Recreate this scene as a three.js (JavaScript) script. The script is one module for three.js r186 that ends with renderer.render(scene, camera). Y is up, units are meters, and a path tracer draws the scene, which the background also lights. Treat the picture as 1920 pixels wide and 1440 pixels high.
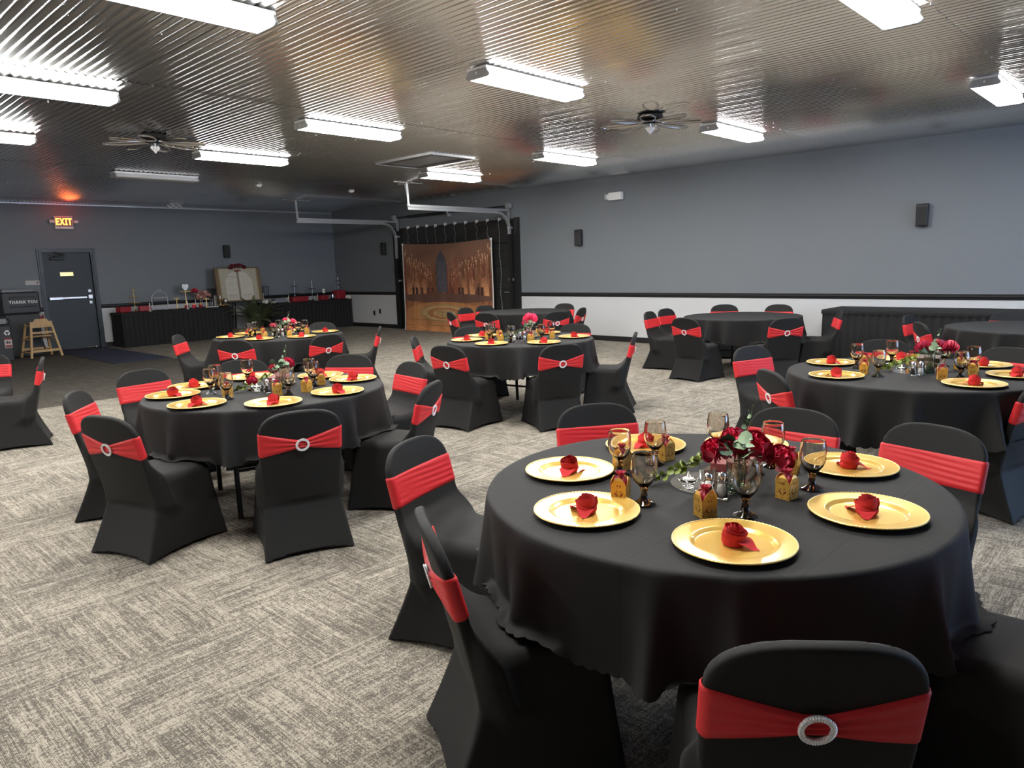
import * as THREE from 'three';
import { mergeGeometries } from 'three/addons/utils/BufferGeometryUtils.js';
import { RoundedBoxGeometry } from 'three/addons/geometries/RoundedBoxGeometry.js';
import { TextGeometry } from 'three/addons/geometries/TextGeometry.js';
import { FontLoader } from 'three/addons/loaders/FontLoader.js';
import { RectAreaLightUniformsLib } from 'three/addons/lights/RectAreaLightUniformsLib.js';

// ---------------------------------------------------------------- camera, sky, light levels
const scene = new THREE.Scene();
const camera = new THREE.PerspectiveCamera(55.9955, 4 / 3, 0.05, 80);
const D2R = Math.PI / 180;
camera.rotation.order = 'YXZ';
camera.rotation.set(-9.3385 * D2R, -46.5319 * D2R, -1.7735 * D2R);
camera.position.set(0, 1.5, 0);
camera.updateMatrixWorld(true);
camera.updateProjectionMatrix();
const renderer = new THREE.WebGLRenderer({ antialias: true });
renderer.toneMapping = THREE.LinearToneMapping;
renderer.toneMappingExposure = 4.9;
renderer.shadowMap.enabled = true;
RectAreaLightUniformsLib.init();
scene.background = new THREE.Color().setRGB(1.1, 1.55, 2.35);   // daylight outside the storefront window
const LAMP = 8.5;          // radiance of the ceiling fixtures
const LENS = 10;         // what the eye sees of their lenses

// ---------------------------------------------------------------- room measures (metres)
const XR = 11.4, ZB = -17.4, XL = -8.2, ZF = 4.6, CEIL = 3.06;

// ---------------------------------------------------------------- helpers
let seed = 12345;
const rnd = () => { seed = (seed + 0x6d2b79f5) | 0; let t = Math.imul(seed ^ (seed >>> 15), 1 | seed); t = (t + Math.imul(t ^ (t >>> 7), 61 | t)) ^ t; return ((t ^ (t >>> 14)) >>> 0) / 4294967296; };
const rr = (a, b) => a + (b - a) * rnd();
const { clamp, lerp, smoothstep } = THREE.MathUtils;
const names = {};
const numbered = (n) => { names[n] = (names[n] ?? -1) + 1; return names[n] ? n + '_' + String(names[n]).padStart(3, '0') : n; };
function mat(c, o = {}) {
  const m = new THREE.MeshPhysicalMaterial({ roughness: 0.6, ...o });
  if (Array.isArray(c)) m.color.setRGB(...c); else m.color.set(c);
  return m;
}
function mesh(name, geo, material, parent) {
  const m = new THREE.Mesh(Array.isArray(geo) ? merge(geo) : geo, material);
  m.name = name; m.castShadow = m.receiveShadow = true;
  if (parent) parent.add(m);
  return m;
}
function merge(list) {
  const l = list.map((g) => { const q = g.index ? g.toNonIndexed() : g; for (const k of Object.keys(q.attributes)) if (!['position', 'normal', 'uv'].includes(k)) q.deleteAttribute(k); if (!q.attributes.uv) q.setAttribute('uv', new THREE.BufferAttribute(new Float32Array(q.attributes.position.count * 2), 2)); return q; });
  return l.length === 1 ? l[0] : mergeGeometries(l);
}
function tag(o, label, category, group) { o.userData = { label, category }; if (group) o.userData.group = group; return o; }
function thing(name, label, category, pos = [0, 0, 0], turn = 0, group) {
  const o = new THREE.Group(); o.name = numbered(name); o.position.set(...pos); o.rotation.y = turn; scene.add(o);
  return tag(o, label, category, group);
}
function copy(o, pos, turn, label, group, scale) {
  const c = o.clone(); c.name = numbered(o.name.replace(/_\d{3}$/, '')); scene.add(c);
  c.position.set(...pos); c.rotation.y = turn; if (scale) c.scale.setScalar(scale);
  return tag(c, label, o.userData.category, group ?? o.userData.group);
}
function struct(name, geo, material) {
  const m = geo ? mesh(name, geo, material) : new THREE.Group(); m.name = name; m.userData = { kind: 'structure' }; scene.add(m); return m;
}
const box = (w, h, d, x = 0, y = 0, z = 0) => new THREE.BoxGeometry(w, h, d).translate(x, y, z);
const rbox = (w, h, d, r, x = 0, y = 0, z = 0) => new RoundedBoxGeometry(w, h, d, 2, Math.min(r, w / 2.01, h / 2.01, d / 2.01)).translate(x, y, z);
const bx = (x0, x1, y0, y1, z0, z1) => box(x1 - x0, y1 - y0, z1 - z0, (x0 + x1) / 2, (y0 + y1) / 2, (z0 + z1) / 2);
const cyl = (r0, r1, h, x = 0, y = 0, z = 0, s = 20) => new THREE.CylinderGeometry(r0, r1, h, s).translate(x, y, z);
const lathe = (p, s = 40) => new THREE.LatheGeometry(p.map((q) => new THREE.Vector2(Math.max(q[0], 1e-4), q[1])), s);
const ball = (r, x, y, z, w = 12, h = 8) => new THREE.SphereGeometry(r, w, h).translate(x, y, z);
const tube = (pts, r, seg = 24, rad = 6, closed = false) => new THREE.TubeGeometry(new THREE.CatmullRomCurve3(pts.map((p) => new THREE.Vector3(...p)), closed), seg, r, rad, closed);
function bar(a, b, w, h) {   // square bar between two points
  const A = new THREE.Vector3(...a), B = new THREE.Vector3(...b), d = B.clone().sub(A), g = new THREE.BoxGeometry(w, d.length(), h);
  g.applyQuaternion(new THREE.Quaternion().setFromUnitVectors(new THREE.Vector3(0, 1, 0), d.clone().normalize()));
  return g.translate((A.x + B.x) / 2, (A.y + B.y) / 2, (A.z + B.z) / 2);
}
function rod(a, b, r, s = 8) {
  const A = new THREE.Vector3(...a), B = new THREE.Vector3(...b), d = B.clone().sub(A), g = new THREE.CylinderGeometry(r, r, d.length(), s);
  g.applyQuaternion(new THREE.Quaternion().setFromUnitVectors(new THREE.Vector3(0, 1, 0), d.clone().normalize()));
  return g.translate((A.x + B.x) / 2, (A.y + B.y) / 2, (A.z + B.z) / 2);
}
function grid(nu, nv, f, closeU = false) {   // f(u, v) -> [x, y, z]; u and v run 0..1
  const pos = [], uv = [], idx = [], w = nu + 1;
  for (let j = 0; j <= nv; j++) for (let i = 0; i <= nu; i++) { pos.push(...f(i / nu, j / nv)); uv.push(i / nu, j / nv); }
  for (let j = 0; j < nv; j++) for (let i = 0; i < nu; i++) { const a = j * w + i; idx.push(a, a + 1, a + w, a + 1, a + w + 1, a + w); }
  const g = new THREE.BufferGeometry();
  g.setAttribute('position', new THREE.Float32BufferAttribute(pos, 3)); g.setAttribute('uv', new THREE.Float32BufferAttribute(uv, 2)); g.setIndex(idx);
  g.computeVertexNormals();
  if (closeU) {
    const n = g.attributes.normal;
    for (let j = 0; j <= nv; j++) { const a = j * w, b = a + nu, v = new THREE.Vector3(n.getX(a) + n.getX(b), n.getY(a) + n.getY(b), n.getZ(a) + n.getZ(b)).normalize(); n.setXYZ(a, v.x, v.y, v.z); n.setXYZ(b, v.x, v.y, v.z); }
  }
  return g;
}
const font = await new FontLoader().loadAsync('fonts/droid/droid_sans_bold.typeface.json');
function text(s, size, depth = 0.004) {
  const g = new TextGeometry(s, { font, size, depth, curveSegments: 4, bevelEnabled: false });
  g.computeBoundingBox(); const b = g.boundingBox; return g.translate(-(b.min.x + b.max.x) / 2, -(b.min.y + b.max.y) / 2, 0);
}
function texture(w, h, f, srgb = true) {   // f(x, y) -> [r, g, b] 0..255
  const d = new Uint8Array(w * h * 4);
  for (let y = 0; y < h; y++) for (let x = 0; x < w; x++) { const c = f(x, y), o = (y * w + x) * 4; d[o] = c[0]; d[o + 1] = c[1]; d[o + 2] = c[2]; d[o + 3] = 255; }
  const t = new THREE.DataTexture(d, w, h, THREE.RGBAFormat); t.wrapS = t.wrapT = THREE.RepeatWrapping; t.magFilter = THREE.LinearFilter; t.minFilter = THREE.LinearFilter;
  if (srgb) t.colorSpace = THREE.SRGBColorSpace; t.needsUpdate = true; return t;
}
function noise2(n, m, s) {   // smooth tiling value noise, n x m cells
  const r = []; const keep = seed; seed = s; for (let i = 0; i < n * m; i++) r.push(rnd()); seed = keep;
  return (u, v) => { const x = ((u % 1) + 1) % 1 * n, y = ((v % 1) + 1) % 1 * m, i = Math.floor(x), j = Math.floor(y), a = x - i, b = y - j, A = a * a * (3 - 2 * a), B = b * b * (3 - 2 * b), g = (p, q) => r[(q % m) * n + (p % n)]; return lerp(lerp(g(i, j), g(i + 1, j), A), lerp(g(i, j + 1), g(i + 1, j + 1), A), B); };
}
function canvasTexture(w, h, draw) {
  const c = document.createElement('canvas'); c.width = w; c.height = h; draw(c.getContext('2d'), w, h);
  const t = new THREE.CanvasTexture(c); t.colorSpace = THREE.SRGBColorSpace; return t;
}

// ---------------------------------------------------------------- materials
const wallNoise = noise2(128, 128, 5);
const wallBump = texture(256, 256, (x, y) => { const n = wallNoise(x / 256, y / 256) * 255; return [n, n, n]; }, false);
wallBump.repeat.set(6, 4);
const M = {
  wallUp: mat([0.172, 0.188, 0.206], { roughness: 0.62, bumpMap: wallBump, bumpScale: 0.0006 }),
  wallLow: mat([0.56, 0.57, 0.58], { roughness: 0.6 }),
  trim: mat([0.014, 0.014, 0.015], { roughness: 0.42 }),
  concrete: mat([0.2, 0.195, 0.18], { roughness: 0.9 }),
  door: mat([0.022, 0.03, 0.036], { roughness: 0.5 }),
  doorFrame: mat([0.02, 0.025, 0.028], { roughness: 0.4 }),
  spandex: mat([0.009, 0.009, 0.0088], { roughness: 0.74, specularIntensity: 0.7, sheen: 0.16, sheenRoughness: 0.5, sheenColor: new THREE.Color(0.16, 0.16, 0.155) }),
  cloth: mat([0.0095, 0.0095, 0.0097], { roughness: 0.78, specularIntensity: 0.7, sheen: 0.16, sheenRoughness: 0.5, sheenColor: new THREE.Color(0.15, 0.15, 0.15) }),
  skirt: mat([0.009, 0.009, 0.0095], { roughness: 0.85 }),
  red: mat([0.6, 0.016, 0.022], { roughness: 0.55, sheen: 0.3, sheenRoughness: 0.5, sheenColor: new THREE.Color(0.5, 0.05, 0.06) }),
  napkin: mat([0.47, 0.012, 0.016], { roughness: 0.85 }),
  gem: mat([0.92, 0.92, 0.95], { roughness: 0.25, metalness: 0.25 }),
  gold: mat([0.72, 0.46, 0.1], { roughness: 0.3, metalness: 0.45, clearcoat: 0.6, clearcoatRoughness: 0.12 }),
  goldRim: mat([0.95, 0.72, 0.32], { roughness: 0.3, metalness: 0.6 }),
  black: mat([0.012, 0.012, 0.013], { roughness: 0.5 }),
  goldPaper: mat([0.64, 0.37, 0.07], { roughness: 0.4, metalness: 0.35 }),
  organza: mat([0.42, 0.012, 0.04], { roughness: 0.5, transmission: 0.25, thickness: 0 }),
  ribbon: mat([0.2, 0.008, 0.02], { roughness: 0.5 }),
  amber: mat([1, 1, 1], { roughness: 0.02, transmission: 1, thickness: 0.004, ior: 1.5, attenuationColor: new THREE.Color(0.42, 0.33, 0.22), attenuationDistance: 0.011 }),
  glass: mat([1, 1, 1], { roughness: 0.02, transmission: 1, thickness: 0.004, ior: 1.5, attenuationColor: new THREE.Color(0.9, 0.95, 0.92), attenuationDistance: 0.05 }),
  greenGlass: mat([1, 1, 1], { roughness: 0.03, transmission: 1, thickness: 0.004, ior: 1.48, attenuationColor: new THREE.Color(0.45, 0.6, 0.5), attenuationDistance: 0.012 }),
  pane: mat([0.95, 0.97, 1], { roughness: 0.02, transmission: 1, thickness: 0, ior: 1.5 }),
  mirror: mat([0.9, 0.9, 0.9], { roughness: 0.03, metalness: 1 }),
  chrome: mat([0.72, 0.72, 0.74], { roughness: 0.14, metalness: 1 }),
  steel: mat([0.62, 0.62, 0.63], { roughness: 0.34, metalness: 0.9 }),
  galv: mat([0.55, 0.56, 0.56], { roughness: 0.42, metalness: 0.75 }),
  white: mat([0.78, 0.78, 0.76], { roughness: 0.45 }),
  housing: mat([0.72, 0.73, 0.74], { roughness: 0.35 }),
  endCap: mat([0.3, 0.31, 0.32], { roughness: 0.5 }),
  offLens: mat([0.6, 0.61, 0.62], { roughness: 0.4 }),
  wax: mat([0.85, 0.84, 0.78], { roughness: 0.5 }),
  salt: mat([0.82, 0.82, 0.8], { roughness: 0.9 }),
  pepper: mat([0.05, 0.038, 0.028], { roughness: 0.95 }),
  rose: mat([0.46, 0.012, 0.05], { roughness: 0.6, side: THREE.DoubleSide }),
  roseHot: mat([0.68, 0.025, 0.09], { roughness: 0.6, side: THREE.DoubleSide }),
  pinkFlower: mat([0.62, 0.3, 0.26], { roughness: 0.7, side: THREE.DoubleSide }),
  leafLime: mat([0.17, 0.23, 0.025], { roughness: 0.5, side: THREE.DoubleSide }),
  leafDark: mat([0.06, 0.1, 0.03], { roughness: 0.5, side: THREE.DoubleSide }),
  euca: mat([0.2, 0.29, 0.17], { roughness: 0.65, side: THREE.DoubleSide }),
  eucaDark: mat([0.06, 0.1, 0.065], { roughness: 0.65, side: THREE.DoubleSide }),
  stem: mat([0.05, 0.04, 0.025], { roughness: 0.8 }),
  stemGreen: mat([0.1, 0.14, 0.05], { roughness: 0.8 }),
  berry: mat([0.55, 0.6, 0.5], { roughness: 0.5 }),
  pages: mat([0.55, 0.46, 0.3], { roughness: 0.9 }),
  bookRed: mat([0.17, 0.022, 0.02], { roughness: 0.55 }),
  bookBrown: mat([0.07, 0.04, 0.022], { roughness: 0.55 }),
  bookTan: mat([0.2, 0.12, 0.06], { roughness: 0.6 }),
  duskRed: mat([0.13, 0.01, 0.02], { roughness: 0.7, side: THREE.DoubleSide }),
  fern: mat([0.075, 0.095, 0.04], { roughness: 0.7, side: THREE.DoubleSide }),
  crate: mat([0.16, 0.13, 0.09], { roughness: 0.8 }),
  garage: mat([0.026, 0.0265, 0.026], { roughness: 0.5 }),
  navy: mat([0.02, 0.028, 0.06], { roughness: 0.95 }),
  brass: mat([0.8, 0.55, 0.2], { roughness: 0.25, metalness: 1 }),
  redBox: mat([0.3, 0.012, 0.02], { roughness: 0.5 }),
  binBlack: mat([0.022, 0.024, 0.027], { roughness: 0.5 }),
  greyTray: mat([0.2, 0.22, 0.24], { roughness: 0.6 }),
};

// ---------------------------------------------------------------- the room shell
const lensMat = mat([0.9, 0.9, 0.9], { roughness: 0.4, emissive: new THREE.Color(1, 0.985, 0.95), emissiveIntensity: LENS });
{ // carpet
  const N = 1024, thr = []; const keep = seed; seed = 77;
  for (let i = 0; i < N; i++) thr.push(rnd()); seed = keep;
  const a = noise2(340, 22, 1), b = noise2(26, 300, 2), f2 = noise2(120, 120, 9), c = noise2(14, 14, 3), d = noise2(400, 400, 4), e = noise2(90, 3, 8);
  const tone = (x, y) => { const u = x / N, v = y / N; let t = 0.52 + (a(u, v) - 0.5) * 0.5 + (b(u, v) - 0.5) * 0.34 + (c(u, v) - 0.5) * 0.22 + (d(u, v) - 0.5) * 0.8 + (e(u, v) - 0.5) * 0.34 + (f2(u, v) - 0.5) * 0.3; t += (thr[x] - 0.5) * 0.36 + (x % 4 < 2 ? -0.11 : 0.09); return clamp(t, 0, 1); };
  const carpetMap = texture(N, N, (x, y) => { const t = smoothstep(tone(x, y), 0.16, 0.86); return [lerp(87, 170, t), lerp(82, 162, t), lerp(74, 148, t)]; });
  const carpetBump = texture(512, 512, (x, y) => { const t = tone(x * 2, y * 2) * 255; return [t, t, t]; }, false);
  const carpet = mat([1, 1, 1], { roughness: 0.95, map: carpetMap, bumpMap: carpetBump, bumpScale: 0.003 });
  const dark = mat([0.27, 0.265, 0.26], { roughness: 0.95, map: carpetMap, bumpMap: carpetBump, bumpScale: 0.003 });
  const floor = struct('floor');
  const slab = mesh('base_slab', bx(XL - 0.2, XR + 0.2, -0.2, -0.0025, ZB - 0.2, ZF + 0.2), M.concrete, floor);
  const S = 0.598, vars = [];
  for (let k = 0; k < 12; k++) {
    const g = new THREE.BoxGeometry(S - 0.0008, 0.006, S - 0.0008).translate(0, -0.003, 0), uv = g.attributes.uv, q = k % 2, ou = rnd(), ov = rnd();
    for (let i = 0; i < uv.count; i++) { const p = uv.getX(i) * 0.5, r = uv.getY(i) * 0.5; uv.setXY(i, ou + (q ? r : p), ov + (q ? p : r)); }
    vars.push(g);
  }
  const list = [], farLight = [], farDark = [], fr = new THREE.Frustum().setFromProjectionMatrix(new THREE.Matrix4().multiplyMatrices(camera.projectionMatrix, camera.matrixWorldInverse.copy(camera.matrixWorld).invert()));
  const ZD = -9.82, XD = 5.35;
  const place = (x, z, w, d, i, j, isDark) => {
    const k = 2 * Math.floor(rnd() * 6) + ((i + j + 41) & 1);
    list.push({ x, z, w, d, k, isDark, r: Math.hypot(x, z), seen: fr.intersectsSphere(new THREE.Sphere(new THREE.Vector3(x, 0, z), 0.35)) });
  };
  const x0 = 0.711 - S * 13, z0 = -2.37 - S * 26;
  for (let i = -3; i < 32; i++) for (let j = 0; j < 40; j++) {
    const a0 = x0 + i * S, a1 = Math.min(a0 + S, XR), b0 = Math.max(z0 + j * S, ZB), b1 = Math.min(z0 + (j + 1) * S, ZF), A0 = Math.max(a0, XL);
    if (a1 - A0 < 0.02 || b1 - b0 < 0.02) continue;
    const xs = A0 < XD && a1 > XD ? [[A0, XD], [XD, a1]] : [[A0, a1]], zs = b0 < ZD && b1 > ZD ? [[b0, ZD], [ZD, b1]] : [[b0, b1]];
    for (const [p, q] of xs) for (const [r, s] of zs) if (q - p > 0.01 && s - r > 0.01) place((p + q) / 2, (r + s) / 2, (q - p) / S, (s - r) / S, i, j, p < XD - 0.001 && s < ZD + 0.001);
  }
  list.sort((p, q) => (q.seen - p.seen) || p.r - q.r);
  list.forEach((t, n) => {
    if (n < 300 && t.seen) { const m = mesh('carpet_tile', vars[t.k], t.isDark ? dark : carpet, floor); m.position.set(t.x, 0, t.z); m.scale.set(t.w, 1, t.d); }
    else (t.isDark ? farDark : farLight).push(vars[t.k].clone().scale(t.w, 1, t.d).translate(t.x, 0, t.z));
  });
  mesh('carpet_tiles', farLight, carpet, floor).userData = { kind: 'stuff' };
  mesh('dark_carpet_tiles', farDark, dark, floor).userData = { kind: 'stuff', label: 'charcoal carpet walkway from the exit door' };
}
{ // walls
  const t = 0.2, H = 3.14, wb = struct('wall_back'), wr = struct('wall_right'), wl = struct('wall_left'), wf = struct('wall_front');
  const dx0 = 4.35, dx1 = 5.33, dh = 2.085, gz0 = -14.6, gz1 = -10.56, gh = 2.47;
  mesh('upper_wall', [bx(XL - t, dx0, 0, H, ZB - t, ZB), bx(dx1, XR + t, 0, H, ZB - t, ZB), bx(dx0, dx1, dh, H, ZB - t, ZB)], M.wallUp, wb);
  mesh('wainscot', [bx(XL, dx0 - 0.05, 0.1, 0.86, ZB, ZB + 0.006), bx(dx1 + 0.05, XR, 0.1, 0.86, ZB, ZB + 0.006)], M.wallLow, wb);
  mesh('upper_wall', [bx(XR, XR + t, 0, H, ZB, gz0), bx(XR, XR + t, 0, H, gz1, ZF + t), bx(XR, XR + t, gh, H, gz0, gz1)], M.wallUp, wr);
  mesh('wainscot', [bx(XR - 0.006, XR, 0.1, 0.86, ZB + 0.006, gz0 - 0.12), bx(XR - 0.006, XR, 0.1, 0.86, gz1 + 0.12, ZF)], M.wallLow, wr);
  mesh('upper_wall', bx(XL - t, XL, 0, H, ZB, ZF + t), M.wallUp, wl);
  mesh('wainscot', bx(XL, XL + 0.006, 0.1, 0.86, ZB + 0.006, ZF), M.wallLow, wl);
  const px0 = 5.6, px1 = 10.6, py0 = 0.12, py1 = 2.45;
  mesh('upper_wall', [bx(XL, px0, 0, H, ZF, ZF + t), bx(px1, XR, 0, H, ZF, ZF + t), bx(px0, px1, 0, py0, ZF, ZF + t), bx(px0, px1, py1, H, ZF, ZF + t)], M.wallUp, wf);
  const w = struct('window_1'), n = 4, s = (px1 - px0) / n;
  for (let i = 0; i < n; i++) mesh('pane', bx(px0 + i * s + 0.03, px0 + (i + 1) * s - 0.03, py0 + 0.03, py1 - 0.03, ZF + 0.09, ZF + 0.094), M.pane, w);
  const f = [bx(px0, px1, py0, py0 + 0.05, ZF + 0.05, ZF + 0.14), bx(px0, px1, py1 - 0.05, py1, ZF + 0.05, ZF + 0.14)];
  for (let i = 0; i <= n; i++) f.push(bx(px0 + i * s - 0.03, px0 + i * s + 0.03, py0 + 0.05, py1 - 0.05, ZF + 0.05, ZF + 0.14));
  mesh('window_frame', f, M.trim, w);
  struct('ceiling_slab', bx(XL - t, XR + t, 3.09, 3.3, ZB - t, ZF + t), M.concrete);
  // chair rails (profiled) and baseboards
  const railShape = new THREE.Shape([[0, 0], [0.016, 0.004], [0.022, 0.03], [0.03, 0.045], [0.03, 0.062], [0.014, 0.078], [0, 0.082]].map((p) => new THREE.Vector2(...p)));
  const bk = (x0, x1) => { const g = new THREE.ExtrudeGeometry(railShape, { depth: x1 - x0, bevelEnabled: false }); g.applyMatrix4(new THREE.Matrix4().makeBasis(new THREE.Vector3(0, 0, 1), new THREE.Vector3(0, 1, 0), new THREE.Vector3(-1, 0, 0))); return g.translate(x1, 0.843, ZB); };
  const rt = (z0, z1) => { const g = new THREE.ExtrudeGeometry(railShape, { depth: z1 - z0, bevelEnabled: false }); g.applyMatrix4(new THREE.Matrix4().makeBasis(new THREE.Vector3(-1, 0, 0), new THREE.Vector3(0, 1, 0), new THREE.Vector3(0, 0, -1))); return g.translate(XR, 0.843, z1); };
  struct('trim_1', [bk(XL, 4.3), bk(5.39, XR - 0.03)], M.trim);
  struct('trim_2', [rt(ZB, gz0 - 0.12), rt(gz1 + 0.12, ZF)], M.trim);
  struct('baseboard_back', [rbox(4.3 - XL, 0.1, 0.016, 0.004, (4.3 + XL) / 2, 0.05, ZB + 0.008), rbox(XR - 5.39, 0.1, 0.016, 0.004, (XR + 5.39) / 2, 0.05, ZB + 0.008)], M.trim);
  struct('baseboard_right', [rbox(0.016, 0.1, gz0 - 0.12 - ZB - 0.02, 0.004, XR - 0.008, 0.05, (gz0 - 0.12 + ZB + 0.02) / 2), rbox(0.016, 0.1, ZF - gz1 - 0.12, 0.004, XR - 0.008, 0.05, (ZF + gz1 + 0.12) / 2)], M.trim);
  // exit door
  const d = struct('door_1');
  mesh('door_frame', [bx(4.3, 4.39, 0, 2.135, ZB - 0.1, ZB + 0.025), bx(5.3, 5.39, 0, 2.135, ZB - 0.1, ZB + 0.025), bx(4.39, 5.3, 2.05, 2.135, ZB - 0.1, ZB + 0.025), bx(4.33, 4.36, 0.0, 2.105, ZB + 0.025, ZB + 0.037), bx(5.33, 5.36, 0.0, 2.105, ZB + 0.025, ZB + 0.037), bx(4.36, 5.33, 2.08, 2.105, ZB + 0.025, ZB + 0.037)], M.doorFrame, d);
  mesh('threshold', bx(4.3, 5.39, 0, 2.14, ZB - 0.24, ZB - 0.1), M.black, d);
  mesh('door_leaf', rbox(0.9, 2.03, 0.045, 0.004, 4.845, 1.03, ZB - 0.045), M.door, d);
  const pb = mesh('push_bar', [rbox(0.72, 0.05, 0.05, 0.012, 4.78, 1.1, ZB + 0.02), rbox(0.26, 0.062, 0.056, 0.01, 4.55, 1.1, ZB + 0.02)], M.steel, d); pb.userData.label = 'steel push bar';
  mesh('latch_box', [rbox(0.085, 0.09, 0.06, 0.008, 5.2, 1.11, ZB + 0.02), rbox(0.06, 0.06, 0.04, 0.006, 5.2, 1.235, ZB + 0.005), rbox(0.06, 0.06, 0.04, 0.006, 5.2, 0.99, ZB + 0.005)], M.steel, d);
  mesh('door_closer', [rbox(0.26, 0.05, 0.05, 0.01, 4.66, 1.92, ZB + 0.01), bar([4.58, 1.96, ZB + 0.03], [4.8, 2.0, ZB + 0.08], 0.022, 0.012), bar([4.8, 2.0, ZB + 0.08], [4.62, 2.06, ZB + 0.03], 0.022, 0.012), rbox(0.16, 0.03, 0.03, 0.004, 4.6, 2.0, ZB + 0.01)], M.black, d);
  const np = mesh('name_plate', rbox(0.25, 0.085, 0.008, 0.003, 4.815, 1.6, ZB - 0.018), M.brass, d); np.userData.label = 'small brass plate';
  mesh('door_stop', [rod([5.05, 0.03, ZB - 0.01], [5.2, 0.03, ZB + 0.03], 0.009), rbox(0.04, 0.03, 0.03, 0.008, 5.2, 0.03, ZB + 0.03)], M.chrome, d);
  // sectional garage door with its own jambs
  const g = struct('door_2'), n2 = 5, hh = gh / n2, zc = (gz0 + gz1) / 2, L = gz1 - gz0;
  mesh('backing', bx(XR + 0.1, XR + 0.24, 0, gh + 0.1, gz0 - 0.1, gz1 + 0.1), M.black, g);
  for (let i = 0; i < n2; i++) {
    const p = mesh('door_panel', rbox(0.045, hh - 0.008, L - 0.04, 0.008, XR + 0.075, hh * (i + 0.5), zc), M.garage, g);
    mesh('panel_rib', [0.22, 0.5, 0.78].map((k) => rbox(0.008, 0.012, L - 0.08, 0.003, XR + 0.052, hh * (i + k), zc)), M.garage, p);
  }
  mesh('jamb', bx(XR - 0.03, XR + 0.1, 0, gh + 0.02, gz0 - 0.12, gz0 + 0.02), M.trim, g);
  mesh('jamb', bx(XR - 0.03, XR + 0.1, 0, gh + 0.02, gz1 - 0.02, gz1 + 0.12), M.trim, g);
  mesh('door_handle', rbox(0.05, 0.03, 0.12, 0.01, XR + 0.03, 0.92, gz1 - 0.34), M.steel, g);
}
{ // corrugated metal ceiling: overlapping sheets
  const ceil = struct('ceiling'), P = 0.0677, np = 13, per = 8, W = P * np, amp = 0.0052;
  const metal = mat([0.76, 0.757, 0.745], { metalness: 1, roughness: 0.2 });
  const metal2 = mat([0.72, 0.717, 0.705], { metalness: 1, roughness: 0.23 });
  const shape = (len) => { const g = grid(np * per, 1, (u, v) => [(u - 0.5) * (W + P * 0.5), amp * Math.cos(2 * Math.PI * u * (np + 0.5)), (v - 0.5) * len]); const p = g.attributes.position, n = g.attributes.normal; for (let i = 0; i < p.count; i++) { const ph = 2 * Math.PI * (p.getX(i) / (W + P * 0.5) + 0.5) * (np + 0.5), s = -amp * Math.sin(ph) * 2 * Math.PI / P, l = Math.hypot(1, s); n.setXYZ(i, s / l, -1 / l, 0); } return g; };
  const zs = [ZB, -16.6, -14.08, -11.55, -9.02, -6.49, -3.95, -1.42, 1.11, 3.64, ZF], cache = {};
  for (let k = 0; k + 1 < zs.length; k++) {
    const len = zs[k + 1] - zs[k] + 0.05; cache[len] ??= shape(len);
    for (let i = 0; XL + i * W < XR; i++) {
      const m = mesh('ceiling_sheet', cache[len], (i * 7 + k * 3) % 5 < 2 ? metal2 : metal, ceil);
      m.position.set(XL + (i + 0.5) * W, CEIL + 0.0025 * (k % 2) + 0.0012 * (i % 2), (zs[k] + zs[k + 1]) / 2);
    }
  }
  const sc = []; // screw heads at the laps
  for (let k = 1; k + 1 < zs.length; k++) for (let i = 0; i < 288; i += 3) sc.push(cyl(0.006, 0.006, 0.005, XL + (i + 0.5) * P, CEIL - amp - 0.002, zs[k] + 0.03, 6));
  for (let z = ZB + 1; z < ZF; z += 1.26) for (let i = 0; i < 288; i += 8) sc.push(cyl(0.006, 0.006, 0.005, XL + (i + 0.5) * P, CEIL - amp - 0.002, z, 6));
  mesh('screw_heads', sc, M.chrome, ceil).userData = { kind: 'stuff' };
  mesh('edge_trim', [bx(XL, XR, CEIL - 0.035, CEIL - 0.012, ZB, ZB + 0.012)], M.galv, ceil);
  // attic hatch
  const h = struct('trim_3'); h.name = 'trim_3';
  mesh('hatch_frame', [bx(6.74, 7.54, CEIL - 0.03, CEIL, -9.0, -8.9), bx(6.74, 7.54, CEIL - 0.03, CEIL, -7.9, -7.78), bx(6.74, 6.86, CEIL - 0.03, CEIL, -8.9, -7.9), bx(7.42, 7.54, CEIL - 0.03, CEIL, -8.9, -7.9)], mat([0.08, 0.08, 0.08], { roughness: 0.6 }), h);
  mesh('hatch_trim', [bx(6.72, 7.56, CEIL - 0.034, CEIL - 0.004, -9.02, -9.0), bx(6.72, 7.56, CEIL - 0.034, CEIL - 0.004, -7.78, -7.76), bx(6.72, 6.74, CEIL - 0.034, CEIL - 0.004, -9.0, -7.78), bx(7.54, 7.56, CEIL - 0.034, CEIL - 0.004, -9.0, -7.78)], M.galv, h);
  mesh('hatch_panel', bx(6.86, 7.42, CEIL - 0.022, CEIL - 0.012, -8.9, -7.9), mat([0.22, 0.22, 0.22], { roughness: 0.6 }), h);
}

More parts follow.
